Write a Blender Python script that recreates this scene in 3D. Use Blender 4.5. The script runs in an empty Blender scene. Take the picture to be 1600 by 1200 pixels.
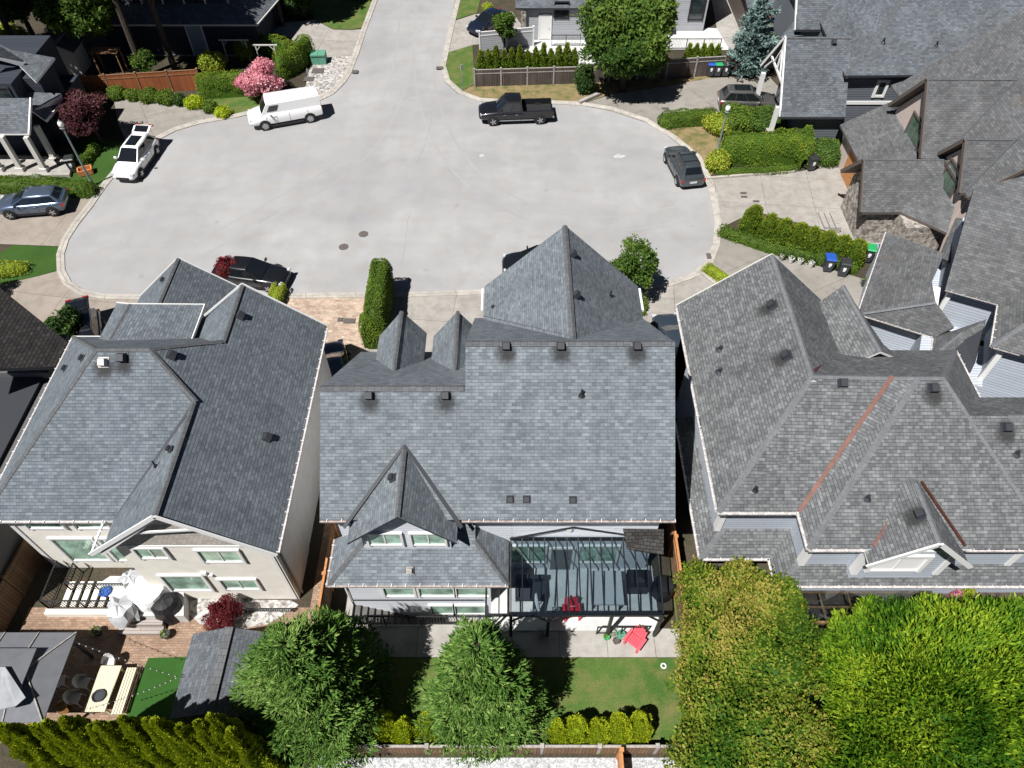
import bpy, math, random
import numpy as np
from mathutils import Vector, Matrix
R=math.radians
random.seed(7); RNG=np.random.default_rng(11)
SC=bpy.context.scene; COL=SC.collection
# ---------------- camera, world, sun, exposure
TILT=39.0; FP=1150.0; CH=32.5
cam=bpy.data.cameras.new('camera'); cam.sensor_width=36; cam.lens=FP/1600*36; cam.clip_end=600; cam.clip_start=.5
co=bpy.data.objects.new('camera',cam); COL.objects.link(co); co.location=(0,0,CH); co.rotation_euler=(R(TILT),0,0); SC.camera=co
w=bpy.data.worlds.new("World"); SC.world=w; w.use_nodes=True
nt=w.node_tree; bg=nt.nodes['Background']; sky=nt.nodes.new('ShaderNodeTexSky'); sky.sky_type='NISHITA'; sky.sun_disc=False; sky.air_density=.22; sky.dust_density=.1
SUNV=Vector((-.40,-.43,1)).normalized()
sky.sun_elevation=math.asin(SUNV.z); sky.sun_rotation=math.atan2(SUNV.x,SUNV.y)
nt.links.new(sky.outputs[0],bg.inputs[0]); bg.inputs[1].default_value=.05
sl=bpy.data.lights.new('sun','SUN'); sl.energy=5.0; sl.angle=R(.5); sl.color=(1,.972,.935)
so=bpy.data.objects.new('sun',sl); COL.objects.link(so); so.rotation_euler=SUNV.to_track_quat('Z','Y').to_euler()
SC.view_settings.view_transform='Standard'; SC.view_settings.look='None'; SC.view_settings.gamma=1
SC.view_settings.exposure=.6
SC.cycles.diffuse_bounces=2
# ---------------- helpers
cT,sT=math.cos(R(TILT)),math.sin(R(TILT))
def ray(x,y):
    a=(x-800)/FP;b=(600-y)/FP
    return Vector((a,sT+b*cT,-cT+b*sT))
def P(x,y,z=0.):
    d=ray(x,y); return Vector((0,0,CH))+d*((z-CH)/d.z)
def hit(x,y,A,n):
    d=ray(x,y); o=Vector((0,0,CH)); n=Vector(n); return o+d*((Vector(A)-o).dot(n)/d.dot(n))
ORG={}
Z=Vector((0,0,1))
class MB:
    def __init__(s): s.v=[];s.f=[];s.m=[];s.uv=[];s.gi=[];s.gc=0
    def face(s,pts,m=0,uvs=None):
        pts=[Vector(p) for p in pts]; i=len(s.v); s.v+=pts; s.f.append(list(range(i,i+len(pts)))); s.m.append(m); s.gi.append(s.gc)
        if uvs is None:
            n=Vector((0,0,0))
            for k in range(len(pts)):
                a,b=pts[k],pts[(k+1)%len(pts)]; n+=a.cross(b)
            n=n.normalized() if n.length>1e-9 else Z
            u=Z.cross(n)
            if u.length<.02: u=Vector((1,0,0))
            u.normalize(); v=n.cross(u)
            if v.z<-.01: v=-v
            uvs=[(p.dot(u),p.dot(v)) for p in pts]
        s.uv+=uvs; return s
    def slab(s,pts,t=.16,m=0,ms=1):
        pts=[Vector(p) for p in pts]
        if sum(pts[k].x*pts[(k+1)%len(pts)].y-pts[(k+1)%len(pts)].x*pts[k].y for k in range(len(pts)))<0: pts=pts[::-1]
        lo=[p-Vector((0,0,t)) for p in pts]
        if len(pts)==4:
            n_=(pts[1]-pts[0]).cross(pts[2]-pts[0]).normalized()
            if abs((pts[3]-pts[0]).dot(n_))>.01:
                for q in ((0,1,2),(0,2,3)): s.face([pts[i] for i in q],m); s.face([lo[i] for i in q[::-1]],ms)
            else: s.face(pts,m); s.face(lo[::-1],ms)
        else: s.face(pts,m); s.face(lo[::-1],ms)
        for k in range(len(pts)):
            j=(k+1)%len(pts); s.face([pts[k],lo[k],lo[j],pts[j]],ms)
        return s
    def extrude(s,pts,vec,m=0,caps=True):
        pts=[Vector(p) for p in pts]; vec=Vector(vec); hi=[p+vec for p in pts]
        nn=Vector((0,0,0))
        for k in range(len(pts)): nn+=pts[k].cross(pts[(k+1)%len(pts)])
        if nn.dot(vec)>0: pts=pts[::-1];hi=hi[::-1]
        if caps: s.face(pts,m); s.face(hi[::-1],m)
        for k in range(len(pts)):
            j=(k+1)%len(pts); s.face([pts[k],hi[k],hi[j],pts[j]],m)
        return s
    def obox(s,c,ax,ay,az,m=0):
        s.gc+=1; c=Vector(c);ax,ay,az=Vector(ax),Vector(ay),Vector(az)
        if ax.cross(ay).dot(az)<0: ax=-ax
        p=lambda i,j,k:c+ax*i+ay*j+az*k
        for q in ([(-1,-1,1),(1,-1,1),(1,1,1),(-1,1,1)],[(-1,1,-1),(1,1,-1),(1,-1,-1),(-1,-1,-1)],[(-1,-1,-1),(1,-1,-1),(1,-1,1),(-1,-1,1)],
                  [(1,1,-1),(-1,1,-1),(-1,1,1),(1,1,1)],[(1,-1,-1),(1,1,-1),(1,1,1),(1,-1,1)],[(-1,1,-1),(-1,-1,-1),(-1,-1,1),(-1,1,1)]):
            s.face([p(*t) for t in q],m)
        return s
    def box(s,x0,x1,y0,y1,z0,z1,m=0):
        return s.obox(((x0+x1)/2,(y0+y1)/2,(z0+z1)/2),(abs(x1-x0)/2,0,0),(0,abs(y1-y0)/2,0),(0,0,abs(z1-z0)/2),m)
    def beam(s,a,b,w=.1,h=.1,m=0,up=None):
        a,b=Vector(a),Vector(b); d=b-a; L=d.length; d=d/L; u=up or (Z if abs(d.z)<.95 else Vector((0,1,0)))
        sd=d.cross(u).normalized(); u2=sd.cross(d)
        return s.obox((a+b)/2,d*(L/2),sd*(w/2),u2*(h/2),m)
    def tube(s,a,b,r0,r1=None,n=8,m=0,caps=True):
        r1=r0 if r1 is None else r1
        a,b=Vector(a),Vector(b); d=(b-a).normalized(); u=d.cross(Z if abs(d.z)<.9 else Vector((1,0,0))).normalized(); v=d.cross(u)
        ra=[a+(u*math.cos(t)+v*math.sin(t))*r0 for t in [2*math.pi*k/n for k in range(n)]]
        rb=[b+(u*math.cos(t)+v*math.sin(t))*r1 for t in [2*math.pi*k/n for k in range(n)]]
        for k in range(n):
            j=(k+1)%n; s.face([ra[k],rb[k],rb[j],ra[j]][::-1],m)
        if caps: s.face(ra[::-1],m); s.face(rb,m)
        return s
    def lathe(s,c,prof,n=12,m=0):
        c=Vector(c)
        for (r0,z0),(r1,z1) in zip(prof[:-1],prof[1:]):
            for k in range(n):
                a,b=2*math.pi*k/n,2*math.pi*(k+1)/n
                q=[c+Vector((r0*math.cos(a),r0*math.sin(a),z0)),c+Vector((r0*math.cos(b),r0*math.sin(b),z0)),c+Vector((r1*math.cos(b),r1*math.sin(b),z1)),c+Vector((r1*math.cos(a),r1*math.sin(a),z1))]
                if r1<1e-5: q=q[:3]
                elif r0<1e-5: q=[q[0],q[2],q[3]]
                s.face(q,m)
        return s
    def loft(s,rings,m=0,caps=True,closed=True):
        n=len(rings[0])
        for r0,r1 in zip(rings[:-1],rings[1:]):
            for k in range(n if closed else n-1):
                j=(k+1)%n; s.face([r0[k],r0[j],r1[j],r1[k]],m)
        if caps: s.face(list(rings[0])[::-1],m); s.face(rings[-1],m)
        return s
    def build_each(s,name,mats,parent):
        out=[]
        for g in sorted(set(s.gi)):
            q=MB(); ui=0
            for k,f in enumerate(s.f):
                n=len(f)
                if s.gi[k]==g: q.face([s.v[i] for i in f],s.m[k],s.uv[ui:ui+n])
                ui+=n
            out.append(q.build(name,mats,parent))
        return out
    def build(s,name,mats,parent=None,smooth=False,merge=False):
        o=ORG.get(parent.name,Vector((0,0,0))) if parent else Vector((0,0,0))
        me=bpy.data.meshes.new(name); me.from_pydata([tuple(p-o) for p in s.v],[],s.f)
        if not isinstance(mats,(list,tuple)): mats=[mats]
        for m in mats: me.materials.append(m)
        mm=len(mats)-1
        me.polygons.foreach_set('material_index',[min(k,mm) for k in s.m])
        uv=me.uv_layers.new(name='UVMap'); uv.data.foreach_set('uv',[c for p in s.uv for c in p])
        if merge or smooth:
            import bmesh
            bm=bmesh.new(); bm.from_mesh(me); bmesh.ops.remove_doubles(bm,verts=bm.verts,dist=.0005); bm.to_mesh(me); bm.free()
        if smooth:
            me.polygons.foreach_set('use_smooth',[True]*len(me.polygons))
            try: me.set_sharp_from_angle(angle=R(smooth if smooth>1 else 40))
            except Exception: pass
        me.update()
        ob=bpy.data.objects.new(name,me); COL.objects.link(ob)
        if parent: ob.parent=parent
        ORG[ob.name]=o
        return ob
def tag(o,label,cat,group=None):
    o['label']=label; o['category']=cat
    if group: o['group']=group
    return o
def thing(name,label,cat,loc=(0,0,0),group=None):
    o=bpy.data.objects.new(name,None); o.empty_display_size=.3; COL.objects.link(o); o.location=loc; ORG[o.name]=Vector(loc)
    return tag(o,label,cat,group)
def struct(name,mb,mat,kind='structure'):
    o=mb.build(name,mat); o['kind']=kind; return o
def dup(root,loc=None,rz=None,label=None,group=None):
    def cp(o,par):
        c=o.copy(); COL.objects.link(c); c.parent=par
        for ch in KIDS.get(o.name,[]): cp(ch,c)
        return c
    global KIDS
    KIDS={}
    for ob in bpy.data.objects:
        if ob.parent: KIDS.setdefault(ob.parent.name,[]).append(ob)
    r=cp(root,None)
    if loc is not None: r.location=loc
    if rz is not None: r.rotation_euler=(0,0,rz)
    if label: r['label']=label
    if group: r['group']=group
    return r
# ---------------- materials
def nmat(name):
    m=bpy.data.materials.new(name); m.use_nodes=True; t=m.node_tree; b=t.nodes['Principled BSDF']; return m,t,b
def N(t,ty,**k):
    n=t.nodes.new('ShaderNode'+ty)
    for a,v in k.items():
        if a in n.inputs: n.inputs[a].default_value=v
        else: setattr(n,a,v)
    return n
def c4(c): return (c[0],c[1],c[2],1)
def plain(name,c,rough=.6,metal=0,spec=.4,var=0,vs=3,coat=0):
    m,t,b=nmat(name); b.inputs['Base Color'].default_value=c4(c); b.inputs['Roughness'].default_value=rough; b.inputs['Metallic'].default_value=metal
    b.inputs['Specular IOR Level'].default_value=spec
    if coat: b.inputs['Coat Weight'].default_value=coat; b.inputs['Coat Roughness'].default_value=.05
    if var:
        tc=N(t,'TexCoord'); nz=N(t,'TexNoise',Scale=vs,Detail=5.); t.links.new(tc.outputs['Object'],nz.inputs['Vector'])
        mx=N(t,'Mix',data_type='RGBA'); mx.inputs[6].default_value=c4([x*(1-var) for x in c]); mx.inputs[7].default_value=c4([min(1,x*(1+var)) for x in c])
        rp=N(t,'MapRange'); rp.inputs[1].default_value=.3; rp.inputs[2].default_value=.7
        t.links.new(nz.outputs[0],rp.inputs[0]); t.links.new(rp.outputs[0],mx.inputs[0]); t.links.new(mx.outputs[2],b.inputs['Base Color'])
    return m
def bricky(name,c1,c2,mortar,bw,rh,ms,off=.5,rough=.85,rot=0,var=.25,vs=.35,second=None,bump=.4,metal=0,fr=2,streak=0,rowline=0,stain=None):
    m,t,b=nmat(name); L=t.links.new
    uv=N(t,'UVMap'); mp=N(t,'Mapping'); mp.inputs['Rotation'].default_value=(0,0,rot); L(uv.outputs[0],mp.inputs[0])
    br=N(t,'TexBrick'); br.offset=off; br.offset_frequency=fr
    for k,v in (('Scale',1.),('Brick Width',bw),('Row Height',rh),('Mortar Size',ms),('Mortar Smooth',.2)): br.inputs[k].default_value=v
    br.inputs['Color1'].default_value=c4(c1);br.inputs['Color2'].default_value=c4(c2);br.inputs['Mortar'].default_value=c4(mortar)
    L(mp.outputs[0],br.inputs['Vector']); col=br.outputs['Color']
    if second:
        b2=N(t,'TexBrick'); b2.offset=.37; b2.offset_frequency=3
        for k,v in (('Scale',1.),('Brick Width',second[0]),('Row Height',rh),('Mortar Size',0.),('Bias',second[2] if len(second)>2 else 0)): b2.inputs[k].default_value=v
        k=second[1]; b2.inputs['Color1'].default_value=(1-k,1-k,1-k,1); b2.inputs['Color2'].default_value=(1+k,1+k,1+k*.95,1)
        L(mp.outputs[0],b2.inputs['Vector']); x=N(t,'Mix',data_type='RGBA',blend_type='MULTIPLY'); x.inputs[0].default_value=1
        L(col,x.inputs[6]);L(b2.outputs['Color'],x.inputs[7]); col=x.outputs[2]
    if var:
        nz=N(t,'TexNoise',Scale=vs,Detail=6.,Roughness=.6); L(mp.outputs[0],nz.inputs['Vector'])
        rp=N(t,'MapRange'); rp.inputs[1].default_value=.3; rp.inputs[2].default_value=.7; rp.inputs[3].default_value=1-var; rp.inputs[4].default_value=1+var; L(nz.outputs[0],rp.inputs[0])
        x=N(t,'Mix',data_type='RGBA',blend_type='MULTIPLY'); x.inputs[0].default_value=1; L(col,x.inputs[6]); L(rp.outputs[0],x.inputs[7]); col=x.outputs[2]
        n3=N(t,'TexNoise',Scale=14.,Detail=3.); L(mp.outputs[0],n3.inputs['Vector'])
        rp=N(t,'MapRange'); rp.inputs[3].default_value=.8; rp.inputs[4].default_value=1.2; L(n3.outputs[0],rp.inputs[0])
        x=N(t,'Mix',data_type='RGBA',blend_type='MULTIPLY'); x.inputs[0].default_value=1; L(col,x.inputs[6]); L(rp.outputs[0],x.inputs[7]); col=x.outputs[2]
    if rowline:
        b3=N(t,'TexBrick')
        for k,v in (('Scale',1.),('Brick Width',90.),('Row Height',rh),('Mortar Size',.014),('Mortar Smooth',.5)): b3.inputs[k].default_value=v
        b3.inputs['Color1'].default_value=(1,1,1,1); b3.inputs['Color2'].default_value=(1,1,1,1); b3.inputs['Mortar'].default_value=(rowline,rowline,rowline,1)
        L(mp.outputs[0],b3.inputs['Vector']); x=N(t,'Mix',data_type='RGBA',blend_type='MULTIPLY'); x.inputs[0].default_value=1; L(col,x.inputs[6]); L(b3.outputs['Color'],x.inputs[7]); col=x.outputs[2]
    if streak:
        m3=N(t,'Mapping'); m3.inputs['Scale'].default_value=(1.1,.13,1); L(mp.outputs[0],m3.inputs[0]); n5=N(t,'TexNoise',Scale=1.,Detail=4.); L(m3.outputs[0],n5.inputs['Vector'])
        rp=N(t,'MapRange'); rp.inputs[1].default_value=.35; rp.inputs[2].default_value=.65; rp.inputs[3].default_value=1-streak; rp.inputs[4].default_value=1+streak; L(n5.outputs[0],rp.inputs[0])
        x=N(t,'Mix',data_type='RGBA',blend_type='MULTIPLY'); x.inputs[0].default_value=1; L(col,x.inputs[6]); L(rp.outputs[0],x.inputs[7]); col=x.outputs[2]
    if stain:
        n4=N(t,'TexNoise',Scale=stain[1],Detail=4.); L(mp.outputs[0],n4.inputs['Vector'])
        rp=N(t,'MapRange'); rp.inputs[1].default_value=stain[2]; rp.inputs[2].default_value=stain[2]+.15; L(n4.outputs[0],rp.inputs[0])
        x=N(t,'Mix',data_type='RGBA'); L(rp.outputs[0],x.inputs[0]); L(col,x.inputs[6]); x.inputs[7].default_value=c4(stain[0]); col=x.outputs[2]
    L(col,b.inputs['Base Color']); b.inputs['Roughness'].default_value=rough; b.inputs['Metallic'].default_value=metal; b.inputs['Specular IOR Level'].default_value=.25
    if bump:
        bp=N(t,'Bump'); bp.inputs['Strength'].default_value=bump; bp.inputs['Distance'].default_value=.02; bp.invert=True
        L(br.outputs['Fac'],bp.inputs['Height']); L(bp.outputs[0],b.inputs['Normal'])
    return m
def ground(name,cols,scales=(.25,2.5,25),rough=.95,crack=0,tracks=0,spot=None,bump=0,joint=None):
    """noise blend of 3 colours at several scales"""
    m,t,b=nmat(name); L=t.links.new; tc=N(t,'UVMap').outputs[0]
    n1=N(t,'TexNoise',Scale=scales[0],Detail=6.,Roughness=.6); L(tc,n1.inputs['Vector'])
    n2=N(t,'TexNoise',Scale=scales[1],Detail=5.,Roughness=.65); L(tc,n2.inputs['Vector'])
    n3=N(t,'TexNoise',Scale=scales[2],Detail=2.); L(tc,n3.inputs['Vector'])
    r1=N(t,'MapRange'); r1.inputs[1].default_value=.38; r1.inputs[2].default_value=.62; L(n1.outputs[0],r1.inputs[0])
    r2=N(t,'MapRange'); r2.inputs[1].default_value=.42; r2.inputs[2].default_value=.68; L(n2.outputs[0],r2.inputs[0])
    a=N(t,'Mix',data_type='RGBA'); a.inputs[6].default_value=c4(cols[0]); a.inputs[7].default_value=c4(cols[1]); L(r1.outputs[0],a.inputs[0])
    d=N(t,'Mix',data_type='RGBA'); d.inputs[7].default_value=c4(cols[2]); L(a.outputs[2],d.inputs[6]); L(r2.outputs[0],d.inputs[0])
    r3=N(t,'MapRange'); r3.inputs[1].default_value=.25; r3.inputs[2].default_value=.75; g=cols[3] if len(cols)>3 else .2; r3.inputs[3].default_value=1-g; r3.inputs[4].default_value=1+g; L(n3.outputs[0],r3.inputs[0])
    x=N(t,'Mix',data_type='RGBA',blend_type='MULTIPLY'); x.inputs[0].default_value=1; L(d.outputs[2],x.inputs[6]); L(r3.outputs[0],x.inputs[7]); col=x.outputs[2]
    if crack:
        ad=N(t,'VectorMath',operation='MULTIPLY_ADD'); ad.inputs[1].default_value=(.8,.8,.8); L(n2.outputs['Color'],ad.inputs[0]); L(tc,ad.inputs[2])
        vo=N(t,'TexVoronoi',feature='DISTANCE_TO_EDGE',Scale=crack); L(ad.outputs[0],vo.inputs['Vector'])
        rr=N(t,'MapRange'); rr.inputs[1].default_value=0.; rr.inputs[2].default_value=.006; rr.inputs[3].default_value=.72; rr.inputs[4].default_value=1.; L(vo.outputs[0],rr.inputs[0])
        # only some stretches are cracked
        mk=N(t,'MapRange'); mk.inputs[1].default_value=.5; mk.inputs[2].default_value=.6; L(n1.outputs[0],mk.inputs[0])
        q=N(t,'Mix',data_type='FLOAT'); L(mk.outputs[0],q.inputs[0]); q.inputs[2].default_value=1; L(rr.outputs[0],q.inputs[3])
        x=N(t,'Mix',data_type='RGBA',blend_type='MULTIPLY'); x.inputs[0].default_value=1; L(col,x.inputs[6]); L(q.outputs[0],x.inputs[7]); col=x.outputs[2]
    if tracks:
        for sc_,rz_,k_,se in (((.09,.5,1),.5,.03,0),((.5,.07,1),-.25,.03,7),((.16,.22,1),0,.06,3),((.6,.6,1),0,.04,5)):
            m3=N(t,'Mapping'); m3.inputs['Scale'].default_value=sc_; m3.inputs['Rotation'].default_value=(0,0,rz_); m3.inputs['Location'].default_value=(se,se,0); L(tc,m3.inputs[0]); n5=N(t,'TexNoise',Scale=1.,Detail=5.,Distortion=.6); L(m3.outputs[0],n5.inputs['Vector'])
            rp=N(t,'MapRange'); rp.inputs[1].default_value=.35; rp.inputs[2].default_value=.62; rp.inputs[3].default_value=1-k_; rp.inputs[4].default_value=1+k_*.6; L(n5.outputs[0],rp.inputs[0])
            x=N(t,'Mix',data_type='RGBA',blend_type='MULTIPLY'); x.inputs[0].default_value=1; L(col,x.inputs[6]); L(rp.outputs[0],x.inputs[7]); col=x.outputs[2]
        vo=N(t,'TexVoronoi',Scale=.35); vo.inputs['Randomness'].default_value=1.; L(tc,vo.inputs['Vector']); rp=N(t,'MapRange'); rp.inputs[1].default_value=.02; rp.inputs[2].default_value=.09; rp.inputs[3].default_value=.86; rp.inputs[4].default_value=1.; L(vo.outputs['Distance'],rp.inputs[0])
        x=N(t,'Mix',data_type='RGBA',blend_type='MULTIPLY'); x.inputs[0].default_value=1; L(col,x.inputs[6]); L(rp.outputs[0],x.inputs[7]); col=x.outputs[2]
    if joint:
        br=N(t,'TexBrick'); br.offset=0
        mp=N(t,'Mapping'); mp.inputs['Rotation'].default_value=(0,0,joint[1]); L(tc,mp.inputs[0]); L(mp.outputs[0],br.inputs['Vector'])
        for k,v in (('Scale',1.),('Brick Width',joint[0]),('Row Height',joint[0]),('Mortar Size',.018)): br.inputs[k].default_value=v
        br.inputs['Color1'].default_value=(1,1,1,1);br.inputs['Color2'].default_value=(.93,.93,.93,1);br.inputs['Mortar'].default_value=(.55,.53,.5,1)
        x=N(t,'Mix',data_type='RGBA',blend_type='MULTIPLY'); x.inputs[0].default_value=1; L(col,x.inputs[6]); L(br.outputs['Color'],x.inputs[7]); col=x.outputs[2]
    if spot:
        vo=N(t,'TexVoronoi',Scale=spot[0]); L(tc,vo.inputs['Vector'])
        x=N(t,'Mix',data_type='RGBA',blend_type='MULTIPLY'); x.inputs[0].default_value=spot[1]; L(col,x.inputs[6])
        sp=N(t,'SeparateColor'); L(vo.outputs['Color'],sp.inputs[0]); rr=N(t,'MapRange'); rr.inputs[3].default_value=.3; rr.inputs[4].default_value=1.6; L(sp.outputs[0],rr.inputs[0]); L(rr.outputs[0],x.inputs[7]); col=x.outputs[2]
    L(col,b.inputs['Base Color']); b.inputs['Roughness'].default_value=rough; b.inputs['Specular IOR Level'].default_value=.15
    if bump:
        bp=N(t,'Bump'); bp.inputs['Strength'].default_value=bump; bp.inputs['Distance'].default_value=.05; L(n3.outputs[0],bp.inputs['Height']); L(bp.outputs[0],b.inputs['Normal'])
    return m
def leafy(name,ca,cb,cc=None,trans=.25,rough=.6,spec=.15):
    """per-leaf hue spread (face attribute rnd)"""
    m,t,b=nmat(name); L=t.links.new
    at=N(t,'Attribute',attribute_name='rnd'); rp=N(t,'ValToRGB'); L(at.outputs['Fac'],rp.inputs[0])
    e=rp.color_ramp.elements; e[0].color=c4(ca); e[1].color=c4(cb)
    if cc: n=rp.color_ramp.elements.new(.55); n.color=c4(cb); rp.color_ramp.elements[2].color=c4(cc)
    L(rp.outputs[0],b.inputs['Base Color']); b.inputs['Roughness'].default_value=rough; b.inputs['Specular IOR Level'].default_value=spec
    tr=N(t,'BsdfTranslucent'); L(rp.outputs[0],tr.inputs[0]); mx=N(t,'MixShader'); mx.inputs[0].default_value=trans
    L(b.outputs[0],mx.inputs[1]); L(tr.outputs[0],mx.inputs[2]); L(mx.outputs[0],t.nodes['Material Output'].inputs[0])
    return m
def glassy(name,c,tint=.75,gl=.12):
    m,t,b=nmat(name); L=t.links.new; t.nodes.remove(b)
    a=N(t,'BsdfTransparent'); a.inputs[0].default_value=c4([x*tint for x in c]); g=N(t,'BsdfGlossy'); g.inputs['Roughness'].default_value=.03
    mx=N(t,'MixShader'); fr=N(t,'Fresnel'); fr.inputs[0].default_value=1.5; ad=N(t,'Math',operation='ADD'); ad.inputs[1].default_value=gl; L(fr.outputs[0],ad.inputs[0]); L(ad.outputs[0],mx.inputs[0])
    L(a.outputs[0],mx.inputs[1]); L(g.outputs[0],mx.inputs[2]); L(mx.outputs[0],t.nodes['Material Output'].inputs[0]); return m
M={}
M['sh_c']=bricky('shingle_slate_blue',(.110,.128,.145),(.158,.180,.200),(.078,.087,.098),.30,.137,.007,second=(.19,.19,.15),var=.10,vs=.3,streak=.07,rowline=.80)
M['sh_b']=bricky('shingle_blue_grey',(.100,.118,.137),(.146,.167,.188),(.068,.078,.090),.26,.14,.006,second=(.17,.16),var=.10,vs=.3,streak=.06,rowline=.60)
M['sh_d']=bricky('shingle_grey_dotted',(.118,.123,.129),(.170,.176,.182),(.07,.073,.077),.30,.14,.009,second=(.155,.28,-.25),var=.12,vs=.25,streak=.10,rowline=.68)
M['sh_e']=bricky('shingle_charcoal',(.078,.088,.102),(.122,.135,.152),(.05,.055,.062),.3,.15,.008,second=(.2,.15),var=.2,vs=.4)
M['sh_f']=bricky('shingle_weathered',(.080,.083,.087),(.122,.125,.130),(.055,.056,.058),.3,.15,.008,second=(.2,.13),var=.2,vs=.5,stain=((.10,.09,.075),.35,.66))
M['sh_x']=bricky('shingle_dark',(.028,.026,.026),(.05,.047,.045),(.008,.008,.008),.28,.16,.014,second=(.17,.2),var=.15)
M['cap']=bricky('ridge_cap_shingle',(.085,.090,.096),(.115,.12,.128),(.05,.05,.05),.24,.28,.010,var=.15,bump=.2)
M['cap_b']=bricky('ridge_cap_shingle_light',(.125,.132,.142),(.155,.162,.172),(.09,.09,.10),.24,.28,.008,var=.15,bump=.2)
M['copper']=plain('rusty_valley_metal',(.085,.030,.02),.55,.3,var=.3,vs=4)
M['valley']=plain('dark_valley_metal',(.05,.054,.06),.6,.2)
M['white']=plain('white_trim_paint',(.70,.70,.69),.5)
M['offwhite']=plain('offwhite_trim_paint',(.55,.54,.50),.6)
M['gutter_w']=plain('white_gutter',(.48,.45,.44),.5,var=.35,vs=8)
M['gutter_r']=plain('aged_gutter',(.33,.28,.26),.5,var=.4,vs=8)
M['black']=plain('black_metal',(.018,.019,.022),.45)
M['dark']=plain('dark_trim',(.03,.033,.04),.6)
M['pane_g']=None; M['brown_trim']=plain('brown_trim',(.105,.085,.075),.6)
M['beige']=plain('beige_stucco',(.72,.69,.63),.95,spec=.1,var=.06,vs=2)
M['shake']=bricky('cream_shake',(.40,.37,.33),(.50,.47,.42),(.3,.27,.24),.2,.18,.012,var=.1)
M['pinkst']=plain('pinkish_stucco',(.50,.42,.38),.95,spec=.1,var=.06,vs=2)
M['side_w']=bricky('white_lap_siding',(.62,.65,.70),(.66,.69,.74),(.35,.37,.42),30,.17,.012,var=.04,bump=.6)
M['side_lb']=bricky('light_blue_lap_siding',(.40,.44,.50),(.44,.48,.54),(.22,.25,.29),30,.18,.016,var=.04,bump=.6)
M['side_d']=bricky('dark_blue_lap_siding',(.115,.13,.15),(.13,.146,.168),(.05,.058,.066),30,.19,.02,var=.05,bump=.6)
M['side_g']=bricky('grey_lap_siding',(.36,.37,.40),(.40,.41,.44),(.2,.21,.23),30,.17,.014,var=.04,bump=.6)
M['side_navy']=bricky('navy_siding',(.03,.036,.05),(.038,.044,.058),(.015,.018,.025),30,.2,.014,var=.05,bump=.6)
M['stone']=ground('ledge_stone',[(.30,.27,.24),(.42,.39,.35),(.16,.14,.13),.3],(2,5,22),spot=(5,.7))
def paneglass(name,c): return plain(name,c,.06,spec=.9,var=.55,vs=1.6,coat=.3)  # patchy pale and dark pane colour paints in varied reflections and curtains
M['pane']=paneglass('window_glass_green',(.30,.45,.36))
M['pane_g']=paneglass('window_glass_garden_green',(.07,.12,.085)); M['pane_d']=paneglass('window_glass_dark',(.02,.03,.035))
M['asphalt']=ground('aged_asphalt',[(.278,.280,.286),(.330,.331,.335),(.300,.290,.283),.10],(.10,.7,55),tracks=1)
M['kerb']=ground('kerb_concrete',[(.38,.355,.32),(.45,.42,.38),(.30,.28,.25),.12],(.4,2,30),joint=(3.0,.3))
M['conc']=ground('driveway_concrete',[(.30,.28,.255),(.35,.33,.305),(.25,.235,.21),.18],(.3,1.5,40),joint=(3.4,.1))
M['aggr']=ground('exposed_aggregate',[(.27,.235,.20),(.32,.28,.245),(.22,.195,.165),.28],(.3,1.2,45),joint=(4.1,.15))
M['aggr2']=ground('exposed_aggregate_grey',[(.24,.225,.20),(.29,.27,.245),(.20,.185,.165),.28],(.3,1.2,45),joint=(4.1,-.5))
M['patio']=ground('patio_concrete',[(.33,.315,.29),(.38,.36,.335),(.28,.265,.245),.12],(.4,1.5,35),joint=(2.1,0))
M['slab']=ground('pale_patio_slab',[(.50,.50,.49),(.56,.56,.55),(.44,.44,.43),.06],(.4,1.5,35))
M['grass']=ground('lawn_grass',[(.050,.105,.020),(.075,.13,.028),(.14,.14,.05),.4],(.35,1.1,22),bump=.5)
M['lush']=ground('lush_lawn',[(.030,.075,.014),(.045,.095,.02),(.035,.075,.014),.35],(.5,2,22),bump=.5)
M['dry']=ground('dry_verge',[(.26,.185,.105),(.20,.16,.075),(.085,.105,.03),.35],(.4,1.2,18),bump=.5)
M['turf']=ground('artificial_turf',[(.028,.085,.016),(.033,.095,.018),(.026,.075,.014),.25],(.5,2,30))
M['soil']=ground('garden_soil',[(.05,.04,.03),(.08,.06,.045),(.04,.045,.025),.4],(.3,1.5,12))
M['gravel']=ground('river_gravel',[(.36,.345,.325),(.42,.40,.38),(.30,.285,.27),.3],(.5,3,20),spot=(7,.8),bump=.6)
M['wgravel']=ground('white_gravel',[(.42,.43,.44),(.50,.51,.52),(.33,.34,.35),.35],(.5,3,20),spot=(14,.45),bump=.5)
M['paver']=bricky('red_brick_pavers',(.235,.15,.105),(.31,.215,.155),(.15,.11,.08),.22,.11,.008,var=.2,second=(.3,.15))
M['paver2']=bricky('blended_pavers',(.36,.25,.20),(.42,.35,.27),(.27,.21,.17),.23,.16,.008,var=.15,second=(.37,.2),rot=.2)
M['deckw']=bricky('deck_boards',(.30,.26,.24),(.36,.32,.30),(.1,.09,.08),3,.14,.008,var=.15)
M['fence_r']=bricky('red_cedar_boards',(.24,.075,.028),(.32,.105,.04),(.05,.02,.01),30,.14,.010,rot=math.pi/2,var=.2)
M['fence_g']=bricky('weathered_boards',(.075,.06,.052),(.12,.10,.088),(.02,.017,.015),30,.14,.012,rot=math.pi/2,var=.3)
M['fence_b']=bricky('brown_boards',(.16,.095,.055),(.22,.135,.08),(.05,.03,.02),30,.14,.010,rot=math.pi/2,var=.25)
M['wood']=plain('brown_wood',(.22,.12,.06),.7,var=.3,vs=6)
M['wood_o']=plain('orange_wood',(.42,.19,.07),.7,var=.2,vs=6)
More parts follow.
